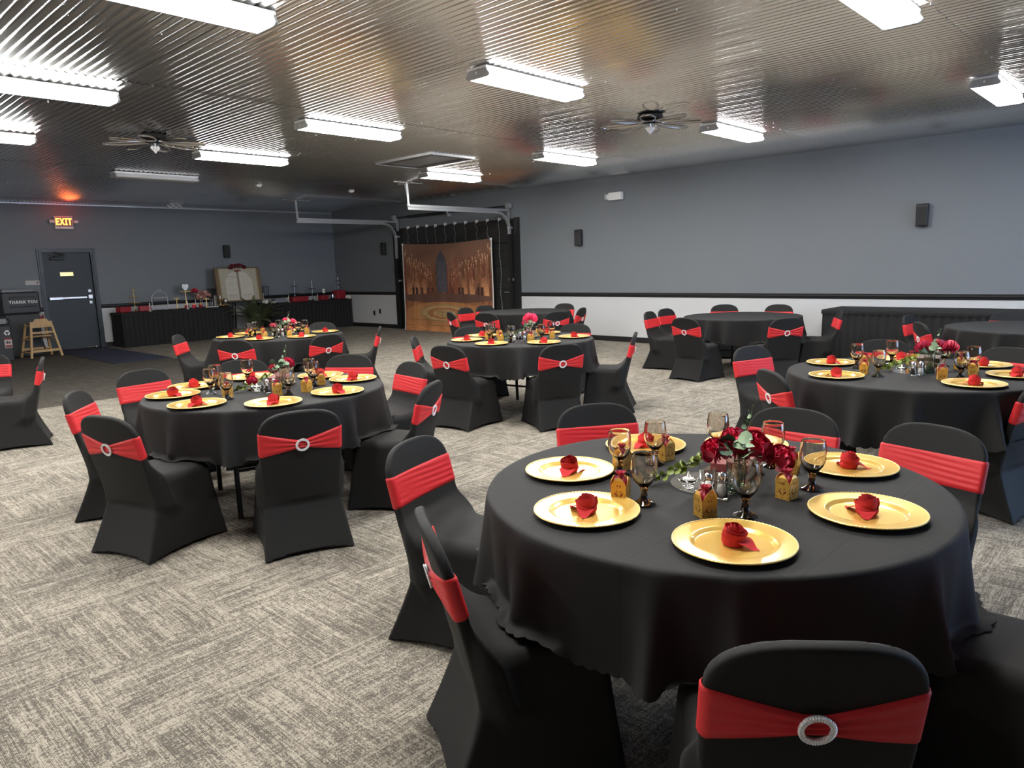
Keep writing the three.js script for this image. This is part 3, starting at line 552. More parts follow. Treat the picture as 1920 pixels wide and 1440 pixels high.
function favorBox(pos, turn, label) {
  if (boxP) return copy(boxP, pos, turn, label);
  boxP = thing('favor_box', label, 'gift box', pos, turn, 'gold favour boxes');
  const W = 0.05, H = 0.05, T = 0.083;
  const sh = new THREE.Shape(); sh.moveTo(-W / 2, 0); sh.lineTo(W / 2, 0); sh.lineTo(W / 2, H); sh.quadraticCurveTo(W / 2 - 0.002, H + 0.02, 0, T); sh.quadraticCurveTo(-W / 2 + 0.002, H + 0.02, -W / 2, H); sh.lineTo(-W / 2, 0);
  const hole = (pts) => { const h = new THREE.Path(pts.map((p) => new THREE.Vector2(...p))); sh.holes.push(h); };
  for (const s of [-1, 1]) {   // filigree round a heart
    hole([[s * 0.0025, 0.013], [s * 0.013, 0.024], [s * 0.0145, 0.031], [s * 0.012, 0.03], [s * 0.0025, 0.018]]);
    hole([[s * 0.0015, 0.031], [s * 0.006, 0.036], [s * 0.011, 0.0355], [s * 0.0065, 0.0325]]);
    hole([[s * 0.016, 0.005], [s * 0.021, 0.005], [s * 0.021, 0.012]]);
    hole([[s * 0.0165, 0.02], [s * 0.021, 0.016], [s * 0.0195, 0.026]]);
    hole([[s * 0.003, 0.022], [s * 0.009, 0.0285], [s * 0.0045, 0.0275]]);
    hole([[s * 0.003, 0.048], [s * 0.008, 0.052], [s * 0.003, 0.058]]);
  }
  hole([[-0.004, 0.004], [0.004, 0.004], [0, 0.009]]);
  const g = new THREE.ExtrudeGeometry(sh, { depth: 0.0009, bevelEnabled: false, curveSegments: 5 });
  for (let k = 0; k < 4; k++) {
    const q = g.clone(), p = q.attributes.position;
    for (let i = 0; i < p.count; i++) { const y = p.getY(i); if (y > H) { const a = (y - H) / (T - H); p.setXYZ(i, p.getX(i), H + (y - H) * 0.96, p.getZ(i) - 0.002 * a * a + 0.003 * Math.sin(a * 3)); } }
    q.computeVertexNormals();
    mesh('panel', q.translate(0, 0, W / 2 - 0.0009).rotateY(k * Math.PI / 2), M.goldPaper, boxP);
  }
  mesh('box_base', box(W - 0.003, 0.0015, W - 0.003, 0, 0.0008, 0), M.goldPaper, boxP);
  mesh('bag', grid(28, 12, (u, v) => { const a = u * 2 * Math.PI, r = (v < 0.72 ? 0.021 + 0.002 * Math.sin(v * 4) : lerp(0.0212, 0.005, (v - 0.72) / 0.13)), f = v > 0.85 ? lerp(0.005, 0.016, (v - 0.85) / 0.15) : Math.max(r, 0.005); const q = f * (1 + 0.22 * Math.sin(a * 7) * v); return [q * Math.cos(a), 0.003 + 0.092 * v, q * Math.sin(a)]; }, true), M.organza, boxP).material.side = THREE.DoubleSide;
  mesh('ribbon', [tube([[0.004, 0.076, 0.004], [0.02, 0.074, 0.014], [0.029, 0.055, 0.02], [0.028, 0.03, 0.028], [0.03, 0.012, 0.024]], 0.0014, 20, 5), tube([[0.004, 0.076, 0.002], [0.018, 0.08, -0.004], [0.03, 0.06, -0.012], [0.031, 0.035, -0.01]], 0.0014, 20, 5)], M.ribbon, boxP);
}
const SET = {   // plate angle, plate radius; goblets and boxes by place
  near: {
    plates: [[2.018, -1.632], [1.704, -1.314], [1.743, -0.848], [2.205, -0.655], [2.669, -0.861], [2.495, -1.612], [2.745, -1.29]],
    goblets: [[2.102, -1.467], [2.3, -1.443], [1.884, -1.222], [1.977, -0.927], [2.351, -0.872], [2.53, -1.086], [2.56, -1.32]],
    boxes: [[2.172, -1.505], [2.385, -1.448], [1.875, -1.305], [1.905, -1.02], [2.215, -0.9], [2.492, -1.0]],
  },
  left: {
    plates: [[1.77, -4.25], [2.07, -3.90], [2.51, -3.90], [2.88, -4.27], [1.82, -4.72], [2.06, -4.97], [2.5, -5.02], [2.84, -4.62]],
    goblets: [[2.01, -4.59], [2.12, -4.75], [1.98, -4.30], [2.29, -4.11], [2.57, -4.27], [2.65, -4.45], [2.38, -4.82]],
    boxes: [[2.02, -4.38], [2.25, -4.18], [2.43, -4.13], [2.64, -4.29], [2.19, -4.88]],
  },
  far: { ang: [-150, -102, -45, 25, 92, 142] }, mid: { ang: [-138, 168, 113, 50, -91, -12] }, right: { ang: [-145, -80, -22, 33, 80, 132] },
};
const roseTurn = [0.4, 2.2, 1.1, 4.4, 5.1, 3.0, 0.0, 2.8];
for (const [key, s] of Object.entries(SET)) {
  const { c, n } = TABLES[key];
  if (s.ang) {
    const at = (a, r) => [c[0] + r * Math.cos(a * D2R), c[1] + r * Math.sin(a * D2R)];
    s.plates = s.ang.map((a) => at(a, 0.56)); s.goblets = s.ang.map((a) => at(a - 15, 0.34)); s.boxes = s.ang.map((a) => at(a + 6, 0.335));
  }
  const rp = rank(s.plates, TY), rg = rank(s.goblets, TY), rb = rank(s.boxes, TY);
  s.plates.forEach(([x, z], i) => {
    const t = Math.atan2(c[0] - x, c[1] - z);
    plate([x, TY, z], t, `gold beaded charger plate, ${rp[i]} from left on ${n}`);
    napkinRose([x, TY + 0.0035, z], roseTurn[(i + key.length) % 8], `red napkin folded as rose, ${rp[i]} from left on ${n}`);
  });
  s.goblets.forEach(([x, z], i) => goblet([x, TY, z], i, `smoky amber goblet, ${rg[i]} from left on ${n}`));
  s.boxes.forEach(([x, z], i) => favorBox([x, TY, z], [0.75, 0.5, 1.1, 0.25, 0.6, 0.95][i % 6] + key.length * 0.2, `gold cut paper favour box, ${rb[i]} from left on ${n}`));
}

// ---------------------------------------------------------------- centrepieces
function petal(w, l, cup, curl, base = 0.35) {
  return grid(6, 6, (u, v) => { const s = (u - 0.5) * 2, ww = w * (base + (1 - base) * Math.sin(Math.PI * (0.08 + 0.72 * v))) * (v > 0.85 ? Math.sqrt(Math.max(0, 1 - ((v - 0.85) / 0.19) ** 2)) : 1); return [s * ww, l * v - 0.25 * curl * l * v * v * v, cup * (s * s - 0.3) * w * (1 - 0.3 * v) - cup * 0.3 * w + (v ** 2.2) * curl * l * -0.9 + 0.08 * l * Math.sin(v * 3) + 0.06 * l * v * Math.sin(s * 4 + w * 400)]; });
}
const petalGeos = [petal(0.018, 0.05, 0.9, -0.15), petal(0.024, 0.052, 0.75, 0.1), petal(0.03, 0.055, 0.6, 0.35), petal(0.034, 0.058, 0.5, 0.6)];
function bloom(parent, p, tilt, turn, s, m1, m2) {
  const b = new THREE.Group(); b.name = 'bloom'; b.position.set(...p); b.rotation.set(tilt, turn, 0, 'YXZ'); b.scale.setScalar(s); parent.add(b);
  [[3, 0.006, 0.05], [4, 0.01, 0.24], [5, 0.014, 0.52], [6, 0.017, 0.92]].forEach(([n, r, open], k) => {
    for (let i = 0; i < n; i++) {
      const q = mesh('petal', petalGeos[k], k < 2 ? m2 : m1, b), a = i / n * 2 * Math.PI + k * 0.7;
      q.rotation.order = 'YXZ'; q.position.set(r * Math.sin(a), 0.004 * (3 - k), r * Math.cos(a)); q.rotation.set(open, a, 0);
    }
  });
  return b;
}
const roundLeaf = (r) => grid(8, 6, (u, v) => { const a = u * 2 * Math.PI, q = r * v; return [q * Math.cos(a), q * Math.sin(a) + r, 0.25 * Math.abs(q * Math.cos(a)) - 0.15 * r * (v * Math.sin(a)) ** 2]; });
const leafGeo = (w, l) => grid(4, 8, (u, v) => { const s = (u - 0.5) * 2; return [s * w * Math.sin(Math.PI * Math.pow(v, 0.8)) ** 0.8, l * v, 0.28 * Math.abs(s) * w * Math.sin(Math.PI * v) - 0.25 * l * v * v]; });
const eucaLeaf = roundLeaf(0.024), eucaSmall = roundLeaf(0.014), roseLeaf = leafGeo(0.021, 0.055);
function leafAt(parent, g, m, p, tilt, turn, roll = 0, s = 1) { const l = mesh('leaf', g, m, parent); l.position.set(...p); l.rotation.set(tilt, turn, roll, 'YXZ'); l.scale.setScalar(s); return l; }
const MIRROR = new THREE.CylinderGeometry(0.134, 0.134, 0.004, 64);
function centrepiece(key, o) {
  const { c, n } = TABLES[key], az = (p) => Math.atan2(p[0], -p[1]), rot = az(c) - az(TABLES.near.c);
  const P = (x, y, z) => { const dx = x - 2.2, dz = z + 1.17, cs = Math.cos(rot), sn = Math.sin(rot); return [c[0] + dx * cs - dz * sn, TY + y, c[1] + dx * sn + dz * cs]; };
  const R = -rot, g = (s) => s;
  const mr = thing('mirror_plate', `round mirror under candles on ${n}`, 'mirror', P(2.2, 0, -1.16), 0, 'round table mirrors'); mesh('glass_disc', MIRROR.clone().translate(0, 0.002, 0), M.mirror, mr);
  const my = 0.0042;
  { const t = thing('candle_dish', `small clear glass dish holding a tealight on ${n}`, 'dish', P(2.13, my, -1.205), 0, 'glass candle dishes'); mesh('bowl', lathe([[0, 0], [0.018, 0], [0.02, 0.004], [0.017, 0.008], [0.028, 0.016], [0.036, 0.026], [0.0345, 0.0265], [0.026, 0.018], [0.015, 0.011], [0, 0.0105]], 32), M.glass, t); }
  const candle = (p, where) => { const t = thing('tealight', `white electric tealight ${where} on ${n}`, 'candle', p, 0, 'white tealights'); mesh('cup', lathe([[0, 0], [0.0185, 0], [0.0185, 0.015], [0.017, 0.0155], [0.006, 0.017], [0, 0.018]], 24), M.wax, t); mesh('flame_tip', lathe([[0.005, 0.016], [0.0055, 0.021], [0.004, 0.029], [0.0018, 0.036], [0, 0.039]], 12).translate(0.001, 0, 0), M.wax, t); };
  candle(P(2.13, my + 0.011, -1.205), 'in the low dish');
  { const t = thing('votive_glass', `clear tumbler with a tealight inside on ${n}`, 'glass', P(2.115, my, -1.125), 0, 'clear votive tumblers'); mesh('tumbler', lathe([[0, 0], [0.021, 0], [0.0225, 0.006], [0.0225, 0.03], [0.0275, 0.078], [0.0265, 0.0785], [0.021, 0.03], [0.0205, 0.01], [0, 0.009]], 32), M.glass, t); }
  candle(P(2.115, my + 0.0095, -1.125), 'in the tumbler');
  const shaker = (p, fill, word) => {
    const t = thing(word + '_shaker', `clear glass ${word} shaker with steel cap on ${n}`, 'shaker', p, 0.3, `${word} shakers`);
    mesh('body', lathe([[0, 0], [0.0205, 0], [0.021, 0.004], [0.017, 0.03], [0.0135, 0.06], [0.0125, 0.068], [0.0112, 0.068], [0.0122, 0.058], [0.0155, 0.03], [0.0185, 0.007], [0, 0.006]], 10), M.glass, t);
    mesh('filling', lathe([[0, 0.0065], [0.0178, 0.0075], [0.0148, 0.03], [0.0128, 0.046], [0, 0.047]], 10), fill, t);
    mesh('cap', lathe([[0.0135, 0.067], [0.0135, 0.078], [0.011, 0.086], [0.005, 0.09], [0, 0.0905]], 20), M.chrome, t);
  };
  shaker(P(2.045, 0, -1.085), M.pepper, 'pepper'); shaker(P(2.08, 0, -1.056), M.salt, 'salt');
  // vase with roses and eucalyptus
  const vp = P(2.185, my, -1.06);
  const vs = thing('glass_vase', `small greenish glass cylinder vase on ${n}`, 'vase', [vp[0], vp[1], vp[2]], 0, 'small glass vases');
  mesh('cylinder', lathe([[0, 0], [0.03, 0], [0.0315, 0.003], [0.0315, 0.112], [0.0295, 0.1125], [0.0288, 0.008], [0, 0.007]], 32), M.greenGlass, vs);
  const fl = thing('flower_bunch', `${o.tone} roses with round eucalyptus leaves on ${n}`, 'flowers', [vp[0], vp[1] + 0.008, vp[2]], R, 'rose and eucalyptus bunches');
  mesh('stems', [rod([0.005, 0.002, 0.004], [-0.01, 0.16, 0.01], 0.0022), rod([-0.012, 0.002, 0], [0.012, 0.16, -0.012], 0.0022), rod([0.012, 0.002, -0.008], [0.0, 0.17, 0.02], 0.0022), rod([0, 0.002, 0.012], [0.05, 0.27, 0.03], 0.0016)], M.stemGreen, fl);
  const k = o.bloom ?? [[-0.035, 0.105, -0.05, 0.55, -1.6, 0.95], [0.02, 0.11, -0.02, 0.45, -0.6, 0.9], [0.07, 0.105, 0.025, 0.6, -1.1, 1.2], [0.12, 0.07, 0.08, 0.7, -0.2, 1.0], [0.075, 0.13, -0.045, 0.3, -2.0, 0.8]];
  for (const [x, y, z, ti, tu, s] of k) bloom(fl, [x, y, z], ti, tu, s, o.m1 ?? M.rose, o.m2 ?? M.roseHot);
  for (let i = 0; i < (o.leaves ?? 13); i++) { const a = i * 2.4 + 0.6, r = 0.02 + 0.022 * (i % 3); leafAt(fl, i % 3 === 2 ? eucaSmall : eucaLeaf, i % 3 === 1 ? M.eucaDark : M.euca, [r * Math.cos(a) - 0.02, 0.112 + 0.014 * (i % 4), r * Math.sin(a) + 0.01], rr(0.3, 1.3), a + rr(-0.5, 0.5), rr(-0.4, 0.4), rr(0.85, 1.15)); }
  for (let i = 0; i < 6; i++) leafAt(fl, eucaSmall, i % 2 ? M.euca : M.eucaDark, [0.022 + 0.005 * i, 0.175 + i * 0.018, 0.012 + 0.003 * i], rr(0.2, 0.9), i * 2.5, 0, 0.75 - i * 0.05);
  for (let i = 0; i < 5; i++) mesh('berry', ball(0.0045, 0.012 * Math.cos(i * 1.9) - 0.005, 0.125 + 0.011 * i, 0.04 + 0.01 * Math.sin(i * 2), 8, 6), M.berry, fl);
  // stack of old books
  (o.books ?? [[0.2, 0.145, 0.034, M.bookBrown, 'brown'], [0.175, 0.125, 0.03, M.bookRed, 'dark red']]).reduce((y, [w, d, h, m, colour], i) => {
    const p = P(2.325, y, -1.135), t = thing('book', `old ${colour} book ${i ? 'on top' : 'at the bottom'} of stack on ${n}`, 'book', p, R + 0.1 + i * 0.16, 'stacked old books');
    mesh('cover', [box(w, 0.003, d, 0, 0.0015, 0), box(w, 0.003, d, 0, h - 0.0015, 0), rbox(0.006, h, d, 0.003, -w / 2, h / 2, 0)], m, t);
    mesh('pages', box(w - 0.01, h - 0.006, d - 0.01, 0.001, h / 2, 0), M.pages, t);
    return y + h + 0.0005;
  }, 0.0045);
  // rose leaf spray leaning on the books
  const sp = thing('leaf_spray', `leafy green rose stem leaning on books on ${n}`, 'leaves', P(2.03, 0, -1.33), R, 'leafy rose stems');
  const A = [0, 0.006, 0], B = [0.285, 0.085, 0.135]; mesh('stem', tube([A, [0.1, 0.03, 0.045], [0.2, 0.062, 0.1], B], 0.0028, 20, 6), M.stem, sp);
  for (let i = 0; i < 24; i++) { const f = 0.14 + i * 0.035, side = i % 2 ? 1 : -1; leafAt(sp, roseLeaf, (i * 3 + key.length) % 3 ? M.leafLime : M.leafDark, [lerp(A[0], B[0], f) , Math.max(0.012, lerp(A[1], B[1], f) - 0.012 + 0.006 * (i % 3)), lerp(A[2], B[2], f) + 0.01 * side], rr(0.75, 1.45), side * rr(0.7, 2.0) + 0.3, rr(-0.3, 0.3), rr(0.5, 0.85)); }
}
centrepiece('near', { tone: 'dark red' });
centrepiece('left', { tone: 'dark red and orange', leaves: 20, bloom: [[-0.01, 0.11, -0.04, 0.4, -1.2, 0.7], [0.06, 0.13, 0.02, 0.4, -0.9, 0.95], [-0.13, 0.05, -0.13, 0.4, -1.4, 0.7]] });
centrepiece('far', { tone: 'pinkish red', bloom: [[0.03, 0.14, -0.01, 0.3, 1.7, 0.95], [0.085, 0.12, 0.05, 0.6, 2.2, 0.95], [-0.1, 0.1, -0.12, 0.2, 0.8, 0.75]], m1: M.roseHot });
centrepiece('mid', { tone: 'single large pinkish red', bloom: [[0.03, 0.16, 0.0, 0.35, 1.7, 1.5], [0.0, 0.14, -0.03, -0.2, 0.6, 0.8]], m1: M.roseHot });
centrepiece('right', { tone: 'dark crimson', bloom: [[-0.01, 0.135, -0.03, -0.3, 0.4, 1.0], [0.06, 0.14, 0.01, 0.4, 1.7, 1.0], [0.12, 0.13, 0.06, 0.7, 2.0, 1.0]], books: [[0.22, 0.15, 0.03, M.bookBrown, 'brown'], [0.21, 0.145, 0.026, M.bookTan, 'tan'], [0.19, 0.13, 0.03, M.bookBrown, 'dark brown']] });

// ---------------------------------------------------------------- long buffet tables
function buffet(x0, x1, z0, z1, front, label, clothLabel) {   // front: 'z' (pleats on the +z face) or 'x' (pleats on the -x face)
  const w = x1 - x0, d = z1 - z0, cx = (x0 + x1) / 2, cz = (z0 + z1) / 2, h = 0.74;
  const t = thing('buffet_table', label, 'table', [cx, 0, cz], 0, 'long buffet tables');
  mesh('tabletop', box(w - 0.06, 0.03, d - 0.06, 0, h - 0.022, 0), M.greyTray, t);
  for (const s of [-1, 1]) for (const q of [-1, 1]) mesh('leg', rod([s * (w / 2 - 0.12), 0, q * (d / 2 - 0.12)], [s * (w / 2 - 0.12), h - 0.037, q * (d / 2 - 0.12)], 0.015), M.trim, t);
  const r = 0.02, per = 2 * (w + d), N = Math.round(per / 0.02), pt = (s) => { s = ((s % per) + per) % per; if (s < w) return [-w / 2 + s, d / 2, 0, 1]; s -= w; if (s < d) return [w / 2, d / 2 - s, 1, 0]; s -= d; if (s < w) return [w / 2 - s, -d / 2, 0, -1]; s -= w; return [-w / 2, -d / 2 + s, -1, 0]; };
  const rows = [[0, 0, 1], [0.5, 0, 1], [0.97, 0, 1], [1, 0.004, 1], [1, 0.02, 1], [1, 0.06, 1], [1, 0.07, 1], [1, 0.2, 1], [1, 0.4, 1], [1, 0.6, 1], [1, h - 0.002, 1]];
  const g = grid(N, rows.length - 1, (u, v) => {
    const [x, z, nx, nz] = pt(u * per), [k, dr] = rows[Math.round(v * (rows.length - 1))], s = u * per, f = dr > 0.065 ? (0.008 + 0.012 * dr / h) * Math.sin(s * 62 + 2 * Math.sin(s * 3.1)) - 0.014 : dr > 0.015 ? 0.004 : 0;
    return [x * k + nx * f, h - dr, z * k + nz * f];
  });
  const ix = g.index.array; g.computeVertexNormals();
  const c = mesh(numbered('table_skirt'), g, M.skirt); c.material.side = THREE.DoubleSide; c.position.set(cx, 0, cz); scene.add(c); tag(c, clothLabel, 'tablecloth', 'black pleated table skirts');
}
buffet(5.53, 7.98, -17.33, -16.63, 'z', 'buffet table under pleated cloth left of the fern', 'black pleated skirt on buffet left of the fern');
buffet(8.82, 11.34, -17.33, -16.63, 'z', 'buffet table under pleated cloth right of the fern', 'black pleated skirt on buffet right of the fern');
buffet(10.62, 11.36, -3.9, -1.45, 'x', 'long table under black cloth by the grey right wall', 'black floor length cloth on long table by right wall');
buffet(10.62, 11.36, -1.4, 1.05, 'x', 'second long table by the right wall at frame edge', 'black floor length cloth on second long table at frame edge');

// ---------------------------------------------------------------- things on the walls
{ // exit sign
  const t = thing('exit_sign', 'lit red exit sign with two emergency lamp heads above the door', 'sign', [4.865, 2.66, ZB]);
  mesh('housing', rbox(0.34, 0.26, 0.055, 0.01, 0, 0, 0.03), M.housing, t);
  mesh('face', rbox(0.31, 0.2, 0.006, 0.003, 0, 0.015, 0.06), mat([0.24, 0.2, 0.2], { roughness: 0.5 }), t);
  mesh('letters', text('EXIT', 0.125, 0.004).scale(0.85, 1.1, 1).translate(0, 0.02, 0.063), mat([0.6, 0.1, 0.03], { roughness: 0.5, emissive: new THREE.Color(1, 0.24, 0.03), emissiveIntensity: 1.5 }), t);
  mesh('label_strip', rbox(0.09, 0.022, 0.004, 0.001, 0.0, -0.105, 0.059), M.white, t);
  for (const s of [-1, 1]) { const h = mesh('lamp_head', rbox(0.1, 0.075, 0.07, 0.012, s * 0.225, 0.02, 0.045), mat([0.33, 0.33, 0.33], { roughness: 0.5 }), t); mesh('lens', rbox(0.075, 0.05, 0.006, 0.002, s * 0.225, 0.02, 0.082), M.offLens, h); }
  const l = new THREE.PointLight(new THREE.Color(1, 0.06, 0.02), 0.035); l.name = 'lamp'; l.position.set(0, 0.2, 0.34); l.shadow.radius = 4; l.castShadow = true; t.add(l);
}
{ const mk = (pos, turn, label) => { const t = thing('wall_speaker', label, 'speaker', pos, turn, 'small black wall speakers'); mesh('cabinet', rbox(0.15, 0.31, 0.075, 0.014, 0, 0, 0.05), M.black, t); mesh('grille', rbox(0.135, 0.25, 0.012, 0.005, 0, -0.018, 0.09), mat([0.03, 0.03, 0.029], { roughness: 0.9 }), t); mesh('bracket', box(0.05, 0.08, 0.015, 0, 0, 0.0085), M.steel, t); };
  mk([XR, 2.01, -2.85], -Math.PI / 2, 'black wall speaker on the grey wall at far right'); mk([XR, 1.99, -8.86], -Math.PI / 2, 'black wall speaker on grey wall right of the garage door'); mk([XR, 2.01, -15.1], -Math.PI / 2, 'black wall speaker left of the garage door'); mk([8.32, 2.04, ZB], 0, 'black wall speaker above the open book sign'); }
{ const t = thing('emergency_light', 'white emergency light box high on the grey right wall', 'emergency light', [XR, 2.7, -8.02], -Math.PI / 2);
  mesh('box', rbox(0.28, 0.14, 0.09, 0.012, 0.05, 0, 0.05), M.white, t); const h = mesh('lamp_head', new THREE.CylinderGeometry(0.045, 0.062, 0.06, 20).rotateX(Math.PI / 2).rotateY(-0.6).translate(-0.14, 0, 0.07), M.white, t); mesh('lens', new THREE.CylinderGeometry(0.055, 0.055, 0.006, 20).rotateX(Math.PI / 2).rotateY(-0.6).translate(-0.157, 0, 0.096), M.offLens, h); mesh('neck', rbox(0.05, 0.03, 0.04, 0.006, -0.1, 0, 0.03), M.white, t); }
for (const [z, y, w] of [[-15.7, 0.37, 'left'], [-15.45, 0.42, 'right']]) { const t = thing('wall_outlet', `black wall outlet, ${w} of the pair left of garage door`, 'outlet', [XR - 0.006, y, z], -Math.PI / 2); mesh('plate', rbox(0.075, 0.12, 0.008, 0.003, 0, 0, 0.004), M.black, t); mesh('socket', [rbox(0.034, 0.03, 0.006, 0.003, 0, 0.022, 0.008), rbox(0.034, 0.03, 0.006, 0.003, 0, -0.022, 0.008)], M.trim, t); }
function scribble(x, x0, y, x1, h, col, sd) { x.strokeStyle = col; x.lineWidth = Math.max(1, h * 0.16); x.beginPath(); let s = sd; for (let p = x0; p < x1; p += h * 0.5) { s = (s * 16807) % 2147483647; const a = (s % 1000) / 1000; if (a < 0.16) { x.moveTo(p + h * 0.5, y); continue; } p === x0 ? x.moveTo(p, y) : x.lineTo(p, y - h * (a - 0.4)); } x.stroke(); }
{ const t = thing('wall_sign', 'small white sign on the wall left of the exit door', 'sign', [4.17, 1.445, ZB]);
  const tex = canvasTexture(256, 96, (x, w, h) => { x.fillStyle = '#cfcaca'; x.fillRect(0, 0, w, h); scribble(x, 20, 34, 60, 16, '#555', 7); scribble(x, 20, 66, 190, 14, '#666', 99); x.fillStyle = '#8e2a2a'; x.fillRect(205, 26, 22, 46); });
  mesh('plate', [rbox(0.25, 0.085, 0.006, 0.002, 0, 0, 0.003)], M.white, t); mesh('print', new THREE.PlaneGeometry(0.244, 0.08).translate(0, 0, 0.0066), mat([0.8, 0.8, 0.8], { map: tex, roughness: 0.6 }), t); }
{ const t = thing('wall_notice', 'red and white notice on wainscot between high chair and door', 'notice', [4.235, 0.55, ZB + 0.0065]);
  const tex = canvasTexture(128, 512, (x, w, h) => { x.fillStyle = '#b9b9b6'; x.fillRect(0, 0, w, h); x.fillStyle = '#9c2830'; x.beginPath(); x.moveTo(0, 90); x.lineTo(w, 40); x.lineTo(w, 200); x.lineTo(0, 220); x.fill(); x.fillRect(0, 430, w, 50); scribble(x, 10, 300, 118, 18, '#777', 3); scribble(x, 10, 350, 118, 18, '#777', 5); });
  mesh('sheet', new THREE.BoxGeometry(0.1, 0.56, 0.003).translate(0, 0, 0.0015), mat([0.8, 0.8, 0.8], { map: tex, roughness: 0.6 }), t); }
// garage door tracks
for (const [z, w, s] of [[-14.52, 'left', 1], [-10.66, 'right', -1]]) {
  const t = thing('door_track', `${w} galvanised garage door track hanging from the ceiling`, 'door track', [0, 0, z], 0, 'garage door tracks'), y = 2.64, X0 = 8.62;
  const yb = s > 0 ? 1.75 : 2.15, pts = [[XR - 0.09, yb, 0], [XR - 0.09, 2.22, 0]]; for (let i = 1; i <= 8; i++) { const a = i / 8 * Math.PI / 2; pts.push([XR - 0.09 - 0.36 * (1 - Math.cos(a)), 2.22 + 0.36 * Math.sin(a), 0]); }
  const curve = new THREE.CatmullRomCurve3(pts.map((p) => new THREE.Vector3(...p)));
  const sh = new THREE.Shape([[-0.03, -0.022], [0.03, -0.022], [0.03, 0.022], [0.022, 0.022], [0.022, -0.014], [-0.022, -0.014], [-0.022, 0.022], [-0.03, 0.022]].map((p) => new THREE.Vector2(...p)));
  mesh('curved_track', new THREE.ExtrudeGeometry(sh, { steps: 50, extrudePath: curve, bevelEnabled: false }), M.galv, t);
  mesh('vertical_track', box(0.045, yb - 0.03, 0.06, XR - 0.09, (yb + 0.03) / 2, 0), M.trim, t);
  mesh('horizontal_rail', [box(XR - 0.42 - X0, 0.055, 0.012, (XR - 0.42 + X0) / 2, 2.59, 0.0), box(XR - 0.05 - X0, 0.012, 0.06, (XR - 0.05 + X0) / 2, y - 0.02, 0.0), box(XR - 0.05 - X0, 0.045, 0.01, (XR - 0.05 + X0) / 2, y - 0.0, 0.03 * s)], M.galv, t);
  mesh('hanger', [bar([X0 + 0.02, y - 0.06, 0], [X0 + 0.02, CEIL - 0.02, -0.02], 0.045, 0.006), bar([X0 + 0.04, y - 0.02, 0.0], [X0 + 0.12, CEIL - 0.02, -0.2], 0.035, 0.006), bar([X0 - 0.3, CEIL - 0.018, 0.0], [X0 + 0.36, CEIL - 0.018, 0.0], 0.006, 0.04), bar([X0 + 0.02, CEIL - 0.018, -0.28], [X0 + 0.02, CEIL - 0.018, 0.12], 0.006, 0.04)], M.galv, t);
  mesh('end_bracket', [box(0.05, 0.24, 0.05, XR - 0.06, 2.53, 0.05 * s), box(0.1, 0.09, 0.012, XR - 0.08, 2.7, 0.04 * s)], M.galv, t);
  const b = mesh('cable_drum', [cyl(0.055, 0.055, 0.08, 0, 0, 0, 24).rotateX(Math.PI / 2).translate(XR - 0.11, 2.73, -0.02 * s), cyl(0.065, 0.065, 0.012, 0, 0, 0, 24).rotateX(Math.PI / 2).translate(XR - 0.11, 2.73, 0.02 * s)], M.galv, t);
  mesh('wall_clip', [1.2, 2.28].map((q) => rbox(0.09, 0.05, 0.09, 0.006, XR - 0.05, q, 0.02 * s)), M.galv, t);
}
{ const t = thing('torsion_shaft', 'dark spring shaft across the wall above the garage door', 'door spring', [XR - 0.11, 2.73, -12.59]); mesh('shaft', rod([0, 0, -1.84], [0, 0, 1.84], 0.014), M.trim, t); mesh('spring', [cyl(0.032, 0.032, 1.3, 0, 0, 0, 16).rotateX(Math.PI / 2).translate(0, 0, -0.75)], M.trim, t); mesh('center_bracket', [rbox(0.1, 0.14, 0.03, 0.006, 0.05, -0.02, 0.03), cyl(0.045, 0.045, 0.03, 0, 0, 0, 20).rotateX(Math.PI / 2).translate(0, 0, 0.05)], M.galv, t); }
